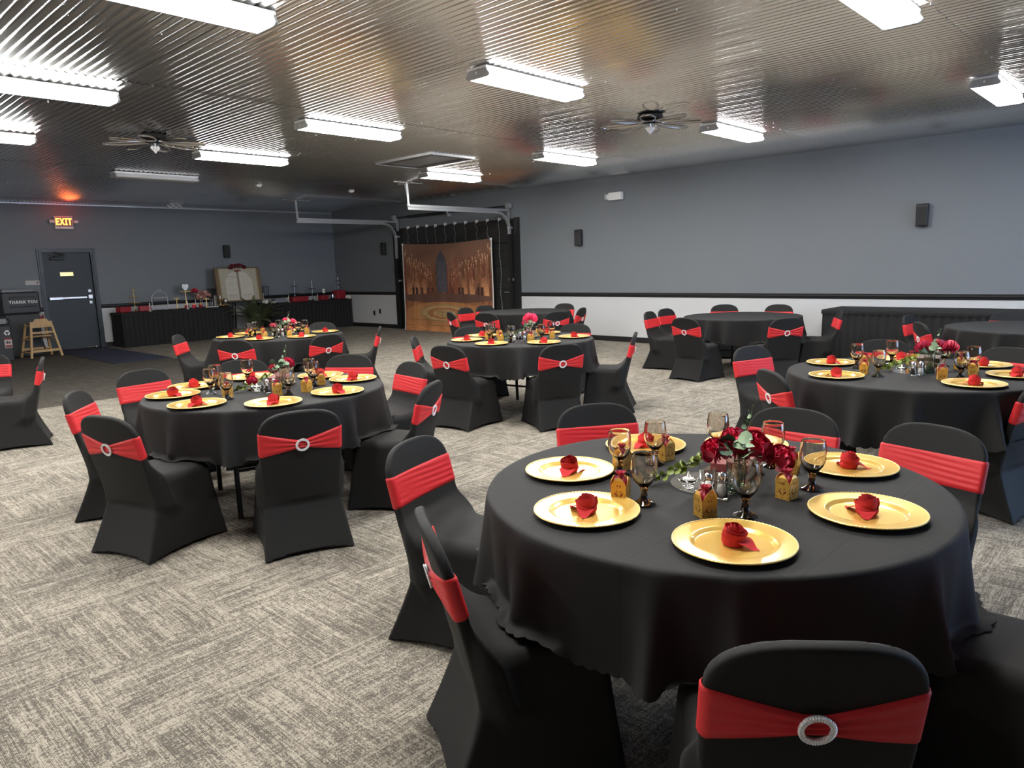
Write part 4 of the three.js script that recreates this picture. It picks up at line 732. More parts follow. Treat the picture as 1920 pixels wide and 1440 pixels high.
// printed backdrop of a candle lit hall
{ const tex = canvasTexture(1024, 768, (x, w, h) => {
    const gr = x.createLinearGradient(0, 0, 0, h); gr.addColorStop(0, '#84604f'); gr.addColorStop(0.5, '#8f5f45'); gr.addColorStop(0.62, '#6b4436'); gr.addColorStop(0.66, '#9a6342'); gr.addColorStop(1, '#d8925c'); x.fillStyle = gr; x.fillRect(0, 0, w, h);
    let s = 11; const r = () => { s = (s * 16807) % 2147483647; return s / 2147483647; };
    for (let i = 0; i < 90; i++) { const px = r() * w, t = 0.12 + 0.3 * Math.abs(px / w - 0.5); x.fillStyle = `rgba(${60 + r() * 90},${30 + r() * 45},${20 + r() * 20},0.35)`; x.fillRect(px, h * (0.15 + r() * 0.2), 4 + r() * 16, h * (0.25 + r() * 0.25)); }
    for (const [cx, ww] of [[0.16, 60], [0.24, 60], [0.07, 70], [0.71, 60], [0.79, 55], [0.92, 80]]) { const g2 = x.createLinearGradient(0, h * 0.35, 0, h * 0.62); g2.addColorStop(0, '#8f5c42'); g2.addColorStop(1, '#e2a06c'); x.fillStyle = g2; x.beginPath(); x.moveTo(cx * w - ww / 2, h * 0.62); x.lineTo(cx * w - ww / 2, h * 0.44); x.quadraticCurveTo(cx * w, h * 0.34, cx * w + ww / 2, h * 0.44); x.lineTo(cx * w + ww / 2, h * 0.62); x.fill(); x.fillStyle = '#e09a62'; x.fillRect(cx * w - ww * 0.8, h * 0.615, ww * 1.6, 12); }
    for (let i = 0; i < 9; i++) { x.fillStyle = '#3c2622'; const px = [0.1, 0.14, 0.2, 0.28, 0.33, 0.63, 0.67, 0.84, 0.88][i] * w; x.fillRect(px, h * 0.5, 26, h * 0.13); }
    for (let i = 0; i < 700; i++) { const px = r() * w, py = h * (0.2 + 0.42 * r()); x.fillStyle = r() > 0.5 ? `rgba(226,164,112,${0.12 + 0.25 * r()})` : `rgba(66,42,36,${0.15 + 0.3 * r()})`; x.fillRect(px, py, 2 + r() * 7, 8 + r() * 60); }
    for (let i = 0; i < 420; i++) { const px = r() * w, py = h * (0.68 + 0.32 * r()); x.fillStyle = r() > 0.5 ? `rgba(232,180,120,${0.1 + 0.2 * r()})` : `rgba(120,70,40,${0.12 + 0.25 * r()})`; x.fillRect(px, py, 14 + r() * 70, 2 + r() * 8); }
    x.fillStyle = '#4d4a52'; x.beginPath(); x.moveTo(w * 0.395, h * 0.55); x.lineTo(w * 0.395, h * 0.24); x.quadraticCurveTo(w * 0.41, h * 0.13, w * 0.455, h * 0.08); x.quadraticCurveTo(w * 0.5, h * 0.13, w * 0.515, h * 0.24); x.lineTo(w * 0.515, h * 0.55); x.fill();
    x.strokeStyle = '#746b6c'; x.lineWidth = 3; for (const k of [0.415, 0.435, 0.455, 0.475, 0.495]) { x.beginPath(); x.moveTo(k * w, h * 0.55); x.lineTo(k * w, h * 0.2); x.stroke(); } for (const k of [0.3, 0.42]) { x.beginPath(); x.arc(w * 0.455, h * (k + 0.08), 50, Math.PI, 0); x.stroke(); }
    const flame = (px, py, q) => { x.strokeStyle = '#c98f66'; x.lineWidth = 4 * q; x.beginPath(); x.moveTo(px, py); x.lineTo(px, py + 26 * q); x.stroke(); x.fillStyle = '#f0c49a'; x.beginPath(); x.ellipse(px, py - 5 * q, 3 * q, 8 * q, 0, 0, 7); x.fill(); };
    for (let i = 0; i < 40; i++) { const k = i / 40 + 0.04 * (r() - 0.5), a = r() * 46; flame(w * (0.02 + 0.32 * k), h * (0.06 + 0.24 * k) + a * 2, 1.25 - 0.4 * k); flame(w * (0.99 - 0.44 * k), h * (0.05 + 0.26 * k) + a * 2, 1.3 - 0.5 * k); }
    x.fillStyle = '#6a4a3e'; x.beginPath(); x.ellipse(w * 0.46, h * 0.62, w * 0.55, h * 0.055, 0, 0, 7); x.fill();
    x.fillStyle = '#b87e50'; x.beginPath(); x.ellipse(w * 0.48, h * 0.8, w * 0.46, h * 0.14, 0, 0, 7); x.fill();
    for (const [rx, ry, c] of [[0.3, 0.1, '#a5865a'], [0.26, 0.086, '#c2a272'], [0.2, 0.066, '#a87048'], [0.13, 0.043, '#c0a070']]) { x.fillStyle = c; x.beginPath(); x.ellipse(w * 0.47, h * 0.79, rx * w, ry * h, 0, 0, 7); x.fill(); }
    x.strokeStyle = '#5a4628'; x.lineWidth = 2; for (let i = 0; i < 40; i++) { x.beginPath(); x.ellipse(w * (0.38 + r() * 0.18), h * (0.76 + r() * 0.06), 4 + r() * 12, 3 + r() * 5, r() * 3, 0, 4); x.stroke(); }
    for (let i = 0; i < 16; i++) { x.fillStyle = 'rgba(214,150,90,0.16)'; const px = r() * w; x.fillRect(px, h * 0.66, 10 + r() * 30, h * 0.3); }
    x.strokeStyle = 'rgba(90,50,26,0.7)'; x.lineWidth = 3; for (const y of [0.87, 0.93]) { x.beginPath(); x.moveTo(0, y * h); x.lineTo(w, y * h + 5); x.stroke(); }
  });
  const t = thing('photo_backdrop', 'printed cloth backdrop of a candle lit hall on garage door', 'backdrop', [XR - 0.16, 0, -12.66], -Math.PI / 2);
  const wave = (u) => 0.012 * Math.sin(u * 17) + 0.008 * Math.sin(u * 41 + 1), W = 3.05, Ht = 2.08;
  const f = (off) => grid(80, 30, (u, v) => [(u - 0.5) * W * (1 - 0.02 * (v < 0.5 ? 0.5 - v : 0)), 0.004 + v * (Ht - 0.05 * Math.sin(u * Math.PI) * v), wave(u + 0.1 * v) * (1 - 0.6 * v) + off + (1 - v) ** 6 * 0.05 * (0.6 + 0.4 * Math.sin(u * 23))]);
  const g = f(0.002), u2 = g.attributes.uv; mesh('print', g, mat([0.92, 0.92, 0.92], { map: tex, roughness: 0.8 }), t);
  mesh('backing', f(-0.001), M.white, t);
  for (const s of [0, 1]) mesh('edge', grid(2, 30, (u, v) => { const q = s ? 1 : 0, p = (q - 0.5) * W * (1 - 0.02 * (v < 0.5 ? 0.5 - v : 0)) + (u - 0.5) * 0.035; return [p, 0.004 + v * Ht, wave(q + 0.1 * v) * (1 - 0.6 * v) + 0.004 + (1 - v) ** 6 * 0.05]; }), M.white, t);
  mesh('clip', [rbox(0.05, 0.05, 0.03, 0.008, -W / 2 + 0.01, Ht - 0.01, 0.005), rbox(0.05, 0.05, 0.03, 0.008, W / 2 - 0.01, Ht - 0.01, 0.005)], M.white, t);
}
{ // light strings hooked along the header
  const zs = [-14.09, -13.73, -13.39, -13.08, -12.73, -12.4, -12.05, -11.69, -11.36, -11.0]; let p = null;
  zs.forEach((z, i) => {
    const label = i === 9 ? 'light string hanging free right of the printed backdrop' : `light string behind backdrop top, ${[...ORD, 'ninth'][i]} from left`;
    const last = i === 9, t = thing('light_string', label, 'string lights', [XR - 0.06, i === 3 ? 2.45 : 2.46, z], 0, 'light strings over garage door'), L = last ? 2.2 : 0.6;
    mesh('hook', [rbox(0.07, 0.05, 0.03, 0.006, 0.025, 0.02, 0), ball(0.014, -0.012, -0.015, 0.015, 10, 8)], M.white, t);
    const pts = []; for (let k = 0; k <= 10; k++) pts.push([-0.01 - 0.004 * (k % 2), -0.02 - L * k / 10, (k ? 0.03 : 0) * Math.min(k, 3) / 3 - 0.02 * Math.sin(k * 1.7 + i)]);
    mesh('wire', tube(pts, last ? 0.0045 : 0.0035, 30, 5), mat([0.2, 0.2, 0.19], { roughness: 0.5 }), t);
    const n = last ? 26 : 7, cv = new THREE.CatmullRomCurve3(pts.map((q) => new THREE.Vector3(...q)));
    for (let k = 1; k <= n; k++) { const q = cv.getPointAt(k / (n + 0.5)); const b = mesh('bulb', new THREE.OctahedronGeometry(0.006, 1), M.steel, t); b.position.copy(q); b.position.x -= 0.006; }
  });
}

// ---------------------------------------------------------------- exit corner
{ const t = thing('floor_mat', 'navy blue runner mat in front of the exit door', 'mat', [4.86, 0, -15.5]); mesh('pile', rbox(0.96, 0.008, 3.5, 0.003, 0, 0.005, 0), M.navy, t); mesh('border', [box(1.0, 0.006, 0.02, 0, 0.003, 1.76), box(1.0, 0.006, 0.02, 0, 0.003, -1.76), box(0.02, 0.006, 3.54, 0.49, 0.003, 0), box(0.02, 0.006, 3.54, -0.49, 0.003, 0)], M.black, t); }
{ // waste cabinet
  const t = thing('waste_cabinet', 'tall black waste cabinet reading thank you, grey tray on top', 'waste bin', [3.79, 0, -17.07]);
  mesh('body', [rbox(0.58, 0.83, 0.5, 0.02, 0, 0.42, 0)], M.binBlack, t);
  mesh('hood', [rbox(0.64, 0.42, 0.54, 0.03, 0, 1.06, 0)], M.binBlack, t);
  const d = mesh('flap', [rbox(0.44, 0.2, 0.02, 0.02, 0.03, 1.08, 0.275)], M.black, t);
  mesh('lettering', text('THANK YOU', 0.062, 0.003).translate(0.03, 1.08, 0.285), M.white, d);
  mesh('seam', box(0.6, 0.008, 0.52, 0, 0.842, 0), M.black, t);
  mesh('cabinet_door', rbox(0.5, 0.74, 0.014, 0.01, 0, 0.42, 0.254), M.binBlack, t);
  const tr = thing('serving_tray', 'grey tray lying on top of the black waste cabinet', 'tray', [3.77, 1.271, -17.05]); mesh('tray', [rbox(0.54, 0.06, 0.4, 0.02, 0, 0.03, 0)], M.greyTray, tr); mesh('rim', [rbox(0.56, 0.012, 0.42, 0.005, 0, 0.066, 0)], M.greyTray, tr);
}
{ const t = thing('recycling_bin', 'black recycling bin with arrows symbol at the left edge', 'waste bin', [3.14, 0, -16.55]);
  mesh('body', rbox(0.62, 0.66, 0.5, 0.02, 0, 0.33, 0), M.binBlack, t); mesh('lid', [rbox(0.64, 0.14, 0.52, 0.05, 0, 0.73, 0), rbox(0.66, 0.02, 0.54, 0.008, 0, 0.665, 0)], M.binBlack, t); mesh('glass_flap', rbox(0.4, 0.1, 0.02, 0.01, 0.05, 0.75, 0.26), M.greyTray, t);
  const ar = []; for (let k = 0; k < 3; k++) { const s = new THREE.Shape(); s.moveTo(-0.036, 0.022); s.lineTo(0.012, 0.022); s.lineTo(0.012, 0.013); s.lineTo(0.036, 0.033); s.lineTo(0.012, 0.053); s.lineTo(0.012, 0.044); s.lineTo(-0.024, 0.044); s.closePath(); ar.push(new THREE.ExtrudeGeometry(s, { depth: 0.002, bevelEnabled: false }).rotateZ(-k * 2 * Math.PI / 3).translate(0.24, 0.53, 0.25)); }
  mesh('recycling_symbol', ar, M.white, t);
  const tex = canvasTexture(128, 192, (x, w, h) => { x.fillStyle = '#c9bcbc'; x.fillRect(0, 0, w, h); x.fillStyle = '#8c3038'; x.fillRect(0, 0, w, 34); x.fillRect(8, 140, w - 16, 40); x.fillStyle = '#3c2c2c'; x.fillRect(30, 60, 30, 50); x.fillRect(66, 74, 38, 30); });
  mesh('poster', new THREE.BoxGeometry(0.12, 0.19, 0.002).translate(0.24, 0.34, 0.251), mat([0.85, 0.85, 0.85], { map: tex, roughness: 0.6 }), t);
}
{ // wooden high chair
  const wood = mat([0.62, 0.44, 0.24], { roughness: 0.5, map: (() => { const n = noise2(60, 6, 31), m = noise2(12, 3, 32); return texture(256, 256, (x, y) => { const k = 205 + 50 * (0.6 * n(x / 256, y / 256) + 0.4 * m(x / 256, y / 256)); return [k, k * 0.96, k * 0.9]; }); })() });
  const t = thing('high_chair', 'pale wooden child high chair standing by the exit door', 'high chair', [3.93, 0, -16.42], 0.12);
  const X = 0.17, X2 = 0.27, H = 0.7, post = (a, b) => mesh('leg', bar(a, b, 0.035, 0.045), wood, t);
  const L = [[-X2, 0.01, 0.23], [-X, H, 0.13]], Rr = [[X2, 0.01, 0.23], [X, H, 0.13]], L2 = [[-X2, 0.01, -0.25], [-X, H * 0.93, -0.13]], R2 = [[X2, 0.01, -0.25], [X, H * 0.93, -0.13]];
  for (const q of [L, Rr, L2, R2]) post(...q);
  const at = ([a, b], y) => { const k = (y - a[1]) / (b[1] - a[1]); return [lerp(a[0], b[0], k), y, lerp(a[2], b[2], k)]; };
  for (const y of [0.12, 0.36, 0.62]) { mesh('side_rail', bar(at(L, y), at(L2, y), 0.04, 0.02), wood, t); mesh('side_rail', bar(at(Rr, y), at(R2, y), 0.04, 0.02), wood, t); }
  mesh('front_rail', bar(at(L, 0.14), at(Rr, 0.14), 0.045, 0.022), wood, t); mesh('front_rail', bar(at(L, 0.49), at(Rr, 0.49), 0.035, 0.02), wood, t);
  mesh('rear_rail', bar(at(L2, 0.16), at(R2, 0.16), 0.04, 0.02), wood, t); mesh('rear_rail', bar(at(L2, 0.4), at(R2, 0.4), 0.04, 0.02), wood, t);
  mesh('seat', rbox(0.33, 0.02, 0.26, 0.006, 0, 0.42, 0), wood, t);
  const s = new THREE.Shape(); s.moveTo(-X, 0); s.lineTo(X, 0); s.lineTo(X, 0.09); s.quadraticCurveTo(0.13, 0.1, 0.1, 0.16); s.lineTo(-0.1, 0.16); s.quadraticCurveTo(-0.13, 0.1, -X, 0.09); s.closePath();
  mesh('backrest', new THREE.ExtrudeGeometry(s, { depth: 0.016, bevelEnabled: true, bevelSize: 0.004, bevelThickness: 0.004, bevelSegments: 2 }).translate(0, 0.59, 0.14), wood, t);
  mesh('strap', bar([0, 0.42, 0.05], [0, 0.14, 0.2], 0.03, 0.004), M.black, t);
}

// ---------------------------------------------------------------- display between the buffet tables
{ const t = thing('display_easel', 'black easel legs under the open book sign', 'easel', [8.36, 0, -17.02]);
  for (const s of [-1, 1]) mesh('leg', bar([s * 0.34, 0.01, 0.28], [s * 0.08, 1.5, -0.14], 0.03, 0.02), M.black, t);
  mesh('leg', bar([0, 0.01, -0.3], [0, 1.45, -0.16], 0.03, 0.02), M.black, t); mesh('ledge', rbox(0.72, 0.03, 0.1, 0.006, 0, 0.82, 0.11), M.black, t);
}
{ // open storybook sign
  const tex = canvasTexture(1024, 720, (x, w, h) => {
    x.fillStyle = '#7d6a4c'; x.fillRect(0, 0, w, h); x.fillStyle = '#a99878'; x.fillRect(70, 14, w - 140, h - 28); x.fillStyle = '#bdb6a0'; x.fillRect(96, 20, w - 192, h - 40);
    let s = 5; const r = () => { s = (s * 16807) % 2147483647; return s / 2147483647; };
    x.lineWidth = 2; for (let i = 0; i < 330; i++) { const px = 110 + r() * (w - 220), py = 26 + r() * 250, d = Math.hypot((px - w / 2) / 330, (py - 330) / 300); if (d < 1.0) continue; x.strokeStyle = `rgba(${90 + r() * 60},${96 + r() * 40},${92 + r() * 30},0.8)`; x.beginPath(); x.arc(px, py, 4 + r() * 10, r() * 6, r() * 6 + 2); x.stroke(); }
    for (let i = 0; i < 160; i++) { const left = i % 2, px = left ? 110 + r() * 70 : w - 180 + r() * 70, py = 270 + r() * 410; x.strokeStyle = 'rgba(120,120,108,0.6)'; x.beginPath(); x.arc(px, py, 4 + r() * 9, r() * 6, r() * 6 + 2); x.stroke(); }
    x.fillStyle = '#d3cfc0'; x.beginPath(); x.moveTo(195, h - 30); x.lineTo(195, 300); x.quadraticCurveTo(260, 70, w / 2, 60); x.quadraticCurveTo(w - 260, 70, w - 195, 300); x.lineTo(w - 195, h - 30); x.fill(); x.strokeStyle = '#7c8490'; x.lineWidth = 5; x.stroke();
    const gr = x.createLinearGradient(w / 2 - 40, 0, w / 2 + 40, 0); gr.addColorStop(0, 'rgba(120,108,84,0)'); gr.addColorStop(0.5, 'rgba(104,92,70,0.8)'); gr.addColorStop(1, 'rgba(120,108,84,0)'); x.fillStyle = gr; x.fillRect(w / 2 - 40, 30, 80, h - 60);
    for (let i = 0; i < 8; i++) { scribble(x, 240 + (i === 0 ? 20 : 0), 200 + i * 40, 470 - (i % 3) * 40, i === 0 ? 40 : 17, '#6d6a66', 17 + i * 5); scribble(x, 560, 190 + i * 38, 790 - (i % 4) * 30, 17, '#6d6a66', 71 + i * 9); }
    for (let i = 0; i < 9; i++) { x.strokeStyle = 'rgba(110,112,110,0.75)'; x.lineWidth = 6; const px = [250, 285, 330, 365, 420, 600, 640, 690, 740][i]; x.beginPath(); x.moveTo(px, 660); x.lineTo(px + 6, 600); x.arc(px + 6, 588, 11, 1.5, 7.5); x.stroke(); }
    x.fillStyle = '#7a2f2c'; for (let i = 0; i < 16; i++) { x.beginPath(); x.arc(w / 2 - 70 + r() * 140, 46 + r() * 34, 10 + r() * 8, 0, 7); x.fill(); }
  });
  const t = thing('book_sign', 'large open storybook sign with red flowers on an easel', 'sign', [8.36, 0.84, -16.93]);
  const in_ = new THREE.Group(); t.rotation.x = -0.12;
  const W = 1.12, H = 0.8, f = (u, v) => [(u - 0.5) * W, v * H, 0.02 + 0.03 * Math.pow(Math.sin(Math.PI * Math.abs(u - 0.5) * 1.05), 0.7)];
  mesh('pages', grid(40, 4, f), mat([0.85, 0.85, 0.85], { map: tex, roughness: 0.75 }), t);
  mesh('cover', [rbox(W + 0.03, H + 0.03, 0.016, 0.006, 0, H / 2, 0)], M.bookBrown, t);
  mesh('page_block', [rbox(0.05, H, 0.04, 0.01, -W / 2 + 0.02, H / 2, 0.024), rbox(0.05, H, 0.04, 0.01, W / 2 - 0.02, H / 2, 0.024), box(W, 0.012, 0.026, 0, 0.006, 0.02)], M.bookTan, t);
  for (let i = 0; i < 11; i++) { const b = bloom(t, [-0.2 + i * 0.038, H - 0.01 + 0.055 * Math.sin(i / 10 * Math.PI) + rr(-0.02, 0.02), 0.05 + rr(-0.01, 0.02)], rr(0.4, 1.2), rr(-0.6, 0.6), rr(0.85, 1.1), M.duskRed, M.duskRed); }
}
{ // fern in a crate
  const t = thing('potted_fern', 'bushy dark green fern in a wooden crate between buffets', 'plant', [8.45, 0, -16.38]);
  for (const [w, d, x, z] of [[0.44, 0.02, 0, 0.15], [0.44, 0.02, 0, -0.15], [0.02, 0.28, 0.21, 0], [0.02, 0.28, -0.21, 0]]) for (let k = 0; k < 2; k++) mesh('crate_board', rbox(w, 0.09, d, 0.004, x, 0.05 + k * 0.098, z), M.crate, t);
  mesh('soil', box(0.4, 0.02, 0.28, 0, 0.17, 0), M.bookBrown, t);
  const leaf = (n) => { const g = []; for (let i = 0; i < 22; i++) { const f = 0.12 + i / 22 * 0.88, l = 0.085 * Math.sin(Math.PI * (0.12 + 0.85 * f)); for (const s of [-1, 1]) g.push(leafGeo(0.017, l + 0.014).rotateZ(-s * 1.25).translate(0, f, 0)); } return merge(g); };
  const fr = leaf(), stem = new THREE.CylinderGeometry(0.003, 0.005, 1, 5, 8).translate(0, 0.5, 0), base = merge([fr, stem]), pos = base.attributes.position;
  for (let v = 0; v < 60; v++) {
    const g = base.clone(), p = g.attributes.position, L = rr(0.55, 1.0), bend = rr(0.7, 1.9);
    for (let i = 0; i < p.count; i++) { const y = p.getY(i), a = y * bend; p.setXYZ(i, p.getX(i), L * (Math.sin(a) / bend) + p.getZ(i) * Math.sin(a), L * (1 - Math.cos(a)) / bend + p.getZ(i) * Math.cos(a)); }
    g.computeVertexNormals();
    const m = mesh('frond', g, M.fern, t); m.rotation.set(rr(0, 0.35), v * 2.4 + rr(-0.2, 0.2), 0, 'YXZ'); m.position.set(rr(-0.08, 0.08), 0.17, rr(-0.06, 0.06));
  }
}
{ const t = thing('wooden_crate', 'small weathered wooden crate on the floor left of fern', 'crate', [7.99, 0, -16.28], 0.1); for (let k = 0; k < 2; k++) for (const [w, d, x, z] of [[0.3, 0.016, 0, 0.12], [0.3, 0.016, 0, -0.12], [0.016, 0.224, 0.142, 0], [0.016, 0.224, -0.142, 0]]) mesh('crate_board', rbox(w, 0.1, d, 0.004, x, 0.052 + k * 0.104, z), M.crate, t); mesh('crate_lid', rbox(0.3, 0.014, 0.25, 0.004, 0, 0.214, 0), M.crate, t); }
// ---------------------------------------------------------------- things on the buffet tables
const BY = 0.741;
function tierStand(x, z, h, tiers, m, plateM, label) {
  const t = thing('tier_stand', label, 'cake stand', [x, BY, z], 0); mesh('rod', [rod([0, 0.0, 0], [0, h, 0], 0.007), ball(0.016, 0, h, 0, 10, 8)], m, t); mesh('foot', lathe([[0, 0], [0.06, 0], [0.055, 0.01], [0.015, 0.02], [0.008, 0.05], [0, 0.05]], 24), m, t);
  for (const [y, r] of tiers) mesh('tier', lathe([[0, y], [r * 0.9, y], [r, y + 0.012], [r * 0.97, y + 0.014], [r * 0.88, y + 0.006], [0, y + 0.006]], 32), plateM, t); return t;
}
const redCase = (x, z, w, h, d, turn, label) => { const t = thing('red_box', label, 'box', [x, BY, z], turn); mesh('body', rbox(w, h, d, 0.02, 0, h / 2, 0), M.redBox, t); mesh('lid', rbox(w + 0.012, 0.02, d + 0.012, 0.008, 0, h - 0.008, 0), M.redBox, t); };
const pedestal = (x, z, h, r, label) => { const t = thing('gold_pedestal', label, 'stand', [x, BY, z], 0); mesh('column', lathe([[0, 0], [0.045, 0], [0.04, 0.012], [0.012, 0.025], [0.009, h * 0.5], [0.012, h - 0.02], [0.02, h], [0, h]], 20), M.goldRim, t); mesh('plate', lathe([[0, h], [r, h], [r, h + 0.02], [r * 0.95, h + 0.022], [0, h + 0.008]], 28), M.goldRim, t); const d = []; for (let i = 0; i < 12; i++) { const a = i / 12 * 6.283; d.push(ball(0.012, r * Math.cos(a), h + 0.008, r * Math.sin(a), 8, 6)); } mesh('beading', d, M.goldRim, t); };
const smallCandle = (x, z, label) => { const t = thing('candle_holder', label, 'candle holder', [x, BY, z], 0); mesh('holder', lathe([[0, 0], [0.04, 0], [0.038, 0.008], [0.008, 0.014], [0.006, 0.1], [0.02, 0.11], [0.02, 0.12], [0, 0.12]], 20), M.white, t); mesh('candle', cyl(0.009, 0.009, 0.06, 0, 0.15, 0, 12), M.wax, t); };
tierStand(5.93, -16.95, 0.5, [[0.19, 0.13], [0.31, 0.1], [0.41, 0.07]], M.brass, M.goldRim, 'gold three tier stand at left end of the left buffet');
redCase(5.7, -16.98, 0.24, 0.12, 0.2, 0.2, 'red box at the left end of the left buffet'); redCase(6.15, -17.02, 0.24, 0.12, 0.2, -0.2, 'red box right of the gold tier stand'); smallCandle(6.17, -16.76, 'white candle holder in front of the second red box');
{ const t = thing('wire_stand', 'wire arch stand with two cream shelves on left buffet', 'cake stand', [6.47, BY, -16.95]); const a = []; for (let i = 0; i <= 16; i++) { const q = Math.PI * i / 16; a.push([-0.17 * Math.cos(q), 0.26 + 0.16 * Math.sin(q), 0]); } mesh('arch', [tube([[-0.17, 0, 0], [-0.17, 0.13, 0], ...a, [0.17, 0.13, 0], [0.17, 0, 0]], 0.006, 60, 6), tube([[-0.05, 0.43, 0], [-0.03, 0.47, 0], [0, 0.45, 0], [0.03, 0.47, 0], [0.05, 0.43, 0]], 0.005, 20, 5)], M.steel, t); for (const y of [0.1, 0.27]) mesh('shelf', lathe([[0, y], [0.12, y - 0.004], [0.16, y + 0.012], [0.155, y + 0.016], [0.1, y + 0.006], [0, y + 0.006]], 28).scale(1, 1, 0.6), M.wax, t); mesh('base_rail', [rod([-0.17, 0.006, -0.1], [-0.17, 0.006, 0.1], 0.006), rod([0.17, 0.006, -0.1], [0.17, 0.006, 0.1], 0.006), rod([-0.17, 0.006, 0], [0.17, 0.006, 0], 0.005)], M.steel, t); }
{ const t = thing('lace_runner', 'crumpled grey lace runner lying on the left buffet', 'cloth', [6.56, BY, -16.74]); mesh('cloth', grid(40, 8, (u, v) => [(u - 0.5) * 0.62, 0.006 + 0.02 * Math.abs(Math.sin(u * 21) * Math.cos(v * 5 + u * 9)), (v - 0.5) * 0.13 + 0.01 * Math.sin(u * 9)]), mat([0.16, 0.15, 0.13], { roughness: 0.9, side: THREE.DoubleSide }), t); }
pedestal(6.86, -17.0, 0.23, 0.06, 'short gold pedestal left of the mirror heart'); pedestal(7.1, -17.06, 0.38, 0.11, 'tall gold pedestal carrying the mirror heart'); pedestal(7.42, -16.72, 0.2, 0.055, 'short gold pedestal by the pink flowers');
{ const s = new THREE.Shape(); s.moveTo(0, 0); s.bezierCurveTo(-0.09, 0.06, -0.085, 0.15, -0.03, 0.145); s.quadraticCurveTo(-0.005, 0.14, 0, 0.12); s.quadraticCurveTo(0.005, 0.14, 0.03, 0.145); s.bezierCurveTo(0.085, 0.15, 0.09, 0.06, 0, 0); const t = thing('mirror_heart', 'small bright heart shaped mirror on the tall gold pedestal', 'ornament', [7.1, BY + 0.41, -17.05]); mesh('heart', new THREE.ExtrudeGeometry(s, { depth: 0.012, bevelEnabled: true, bevelSize: 0.006, bevelThickness: 0.004, bevelSegments: 2 }), mat([0.85, 0.89, 0.95], { roughness: 0.3 }), t); mesh('frame', new THREE.ExtrudeGeometry(s, { depth: 0.01, bevelEnabled: true, bevelSize: 0.016, bevelThickness: 0.004, bevelSegments: 2 }).translate(0, 0.0, -0.012), M.black, t); mesh('stand', box(0.04, 0.02, 0.04, 0, -0.005, 0), M.black, t); }
{ const t = thing('domed_rose', 'dark red rose on a chrome goblet behind mirror heart', 'flowers', [7.33, BY, -17.1]); mesh('goblet', lathe([[0, 0], [0.04, 0], [0.01, 0.015], [0.008, 0.26], [0.03, 0.3], [0.04, 0.34], [0.036, 0.36], [0, 0.33]], 24), M.chrome, t); for (let i = 0; i < 4; i++) bloom(t, [0.03 * Math.cos(i * 1.7), 0.37 + 0.02 * (i % 2), 0.03 * Math.sin(i * 1.7)], 0.5, i * 1.7, 1.0, M.rose, M.rose); }
for (const [x, z, w] of [[6.98, -16.78, 'left'], [7.16, -16.8, 'middle'], [7.3, -16.76, 'right']]) { const t = thing('votive_cup', `red votive cup with gold rim, ${w} of three below heart`, 'candle', [x, BY, z]); mesh('cup', lathe([[0, 0], [0.032, 0], [0.042, 0.03], [0.045, 0.085], [0.04, 0.085], [0.036, 0.03], [0, 0.01]], 20), w === 'middle' ? M.roseHot : M.redBox, t); mesh('rim', cyl(0.046, 0.046, 0.01, 0, 0.09, 0, 20), M.goldRim, t); mesh('candle', cyl(0.02, 0.02, 0.05, 0, 0.1, 0, 14), M.goldPaper, t); }
smallCandle(6.96, -16.68, 'white candle holder at buffet front below the short gold pedestal');
{ const t = thing('pink_flowers', 'pink and cream flower heads on a silver stand', 'flowers', [7.53, BY, -17.06]); mesh('stand', [rbox(0.3, 0.012, 0.16, 0.005, 0.04, 0.18, 0), rod([-0.08, 0, 0.05], [-0.08, 0.18, 0.05], 0.006), rod([0.16, 0, 0.05], [0.16, 0.18, 0.05], 0.006), rod([-0.08, 0, -0.05], [-0.08, 0.18, -0.05], 0.006), rod([0.16, 0, -0.05], [0.16, 0.18, -0.05], 0.006)], M.chrome, t); for (let i = 0; i < 9; i++) bloom(t, [-0.13 + (i % 5) * 0.055, 0.22 + 0.05 * Math.floor(i / 3), 0.03 * Math.sin(i * 2)], 0.9, rr(-0.8, 0.8), rr(0.9, 1.25), M.pinkFlower, i % 2 ? M.wax : M.pinkFlower); }
{ const t = thing('silver_tray', 'long pale tray lying at the right front of left buffet', 'tray', [7.57, BY, -16.76]); mesh('tray', rbox(0.24, 0.014, 0.12, 0.005, 0, 0.007, 0), M.steel, t); mesh('rim', [box(0.24, 0.006, 0.006, 0, 0.017, 0.057), box(0.24, 0.006, 0.006, 0, 0.017, -0.057)], M.white, t); }
const lantern = (x, z, label) => { const t = thing('candle_lantern', label, 'lantern', [x, BY, z], 0.1); const w = 0.11, h = 0.42, g = [box(0.24, 0.016, 0.24, 0, 0.008, 0), box(0.24, 0.014, 0.24, 0, h, 0)]; for (const a of [-1, 1]) for (const b of [-1, 1]) g.push(box(0.012, h, 0.012, a * w, h / 2, b * w)); mesh('frame', g, M.black, t); for (const a of [-0.5, 0, 0.5]) mesh('bar', [box(0.007, h, 0.007, a * w, h / 2, w), box(0.007, h, 0.007, a * w, h / 2, -w)], M.black, t); mesh('candle', [cyl(0.034, 0.034, 0.24, 0, 0.136, 0, 20), cyl(0.002, 0.002, 0.02, 0, 0.262, 0, 6)], M.wax, t); };
lantern(7.84, -17.16, 'black barred lantern with white candle left of book sign'); lantern(9.02, -17.1, 'black barred lantern with white candle right of book sign');
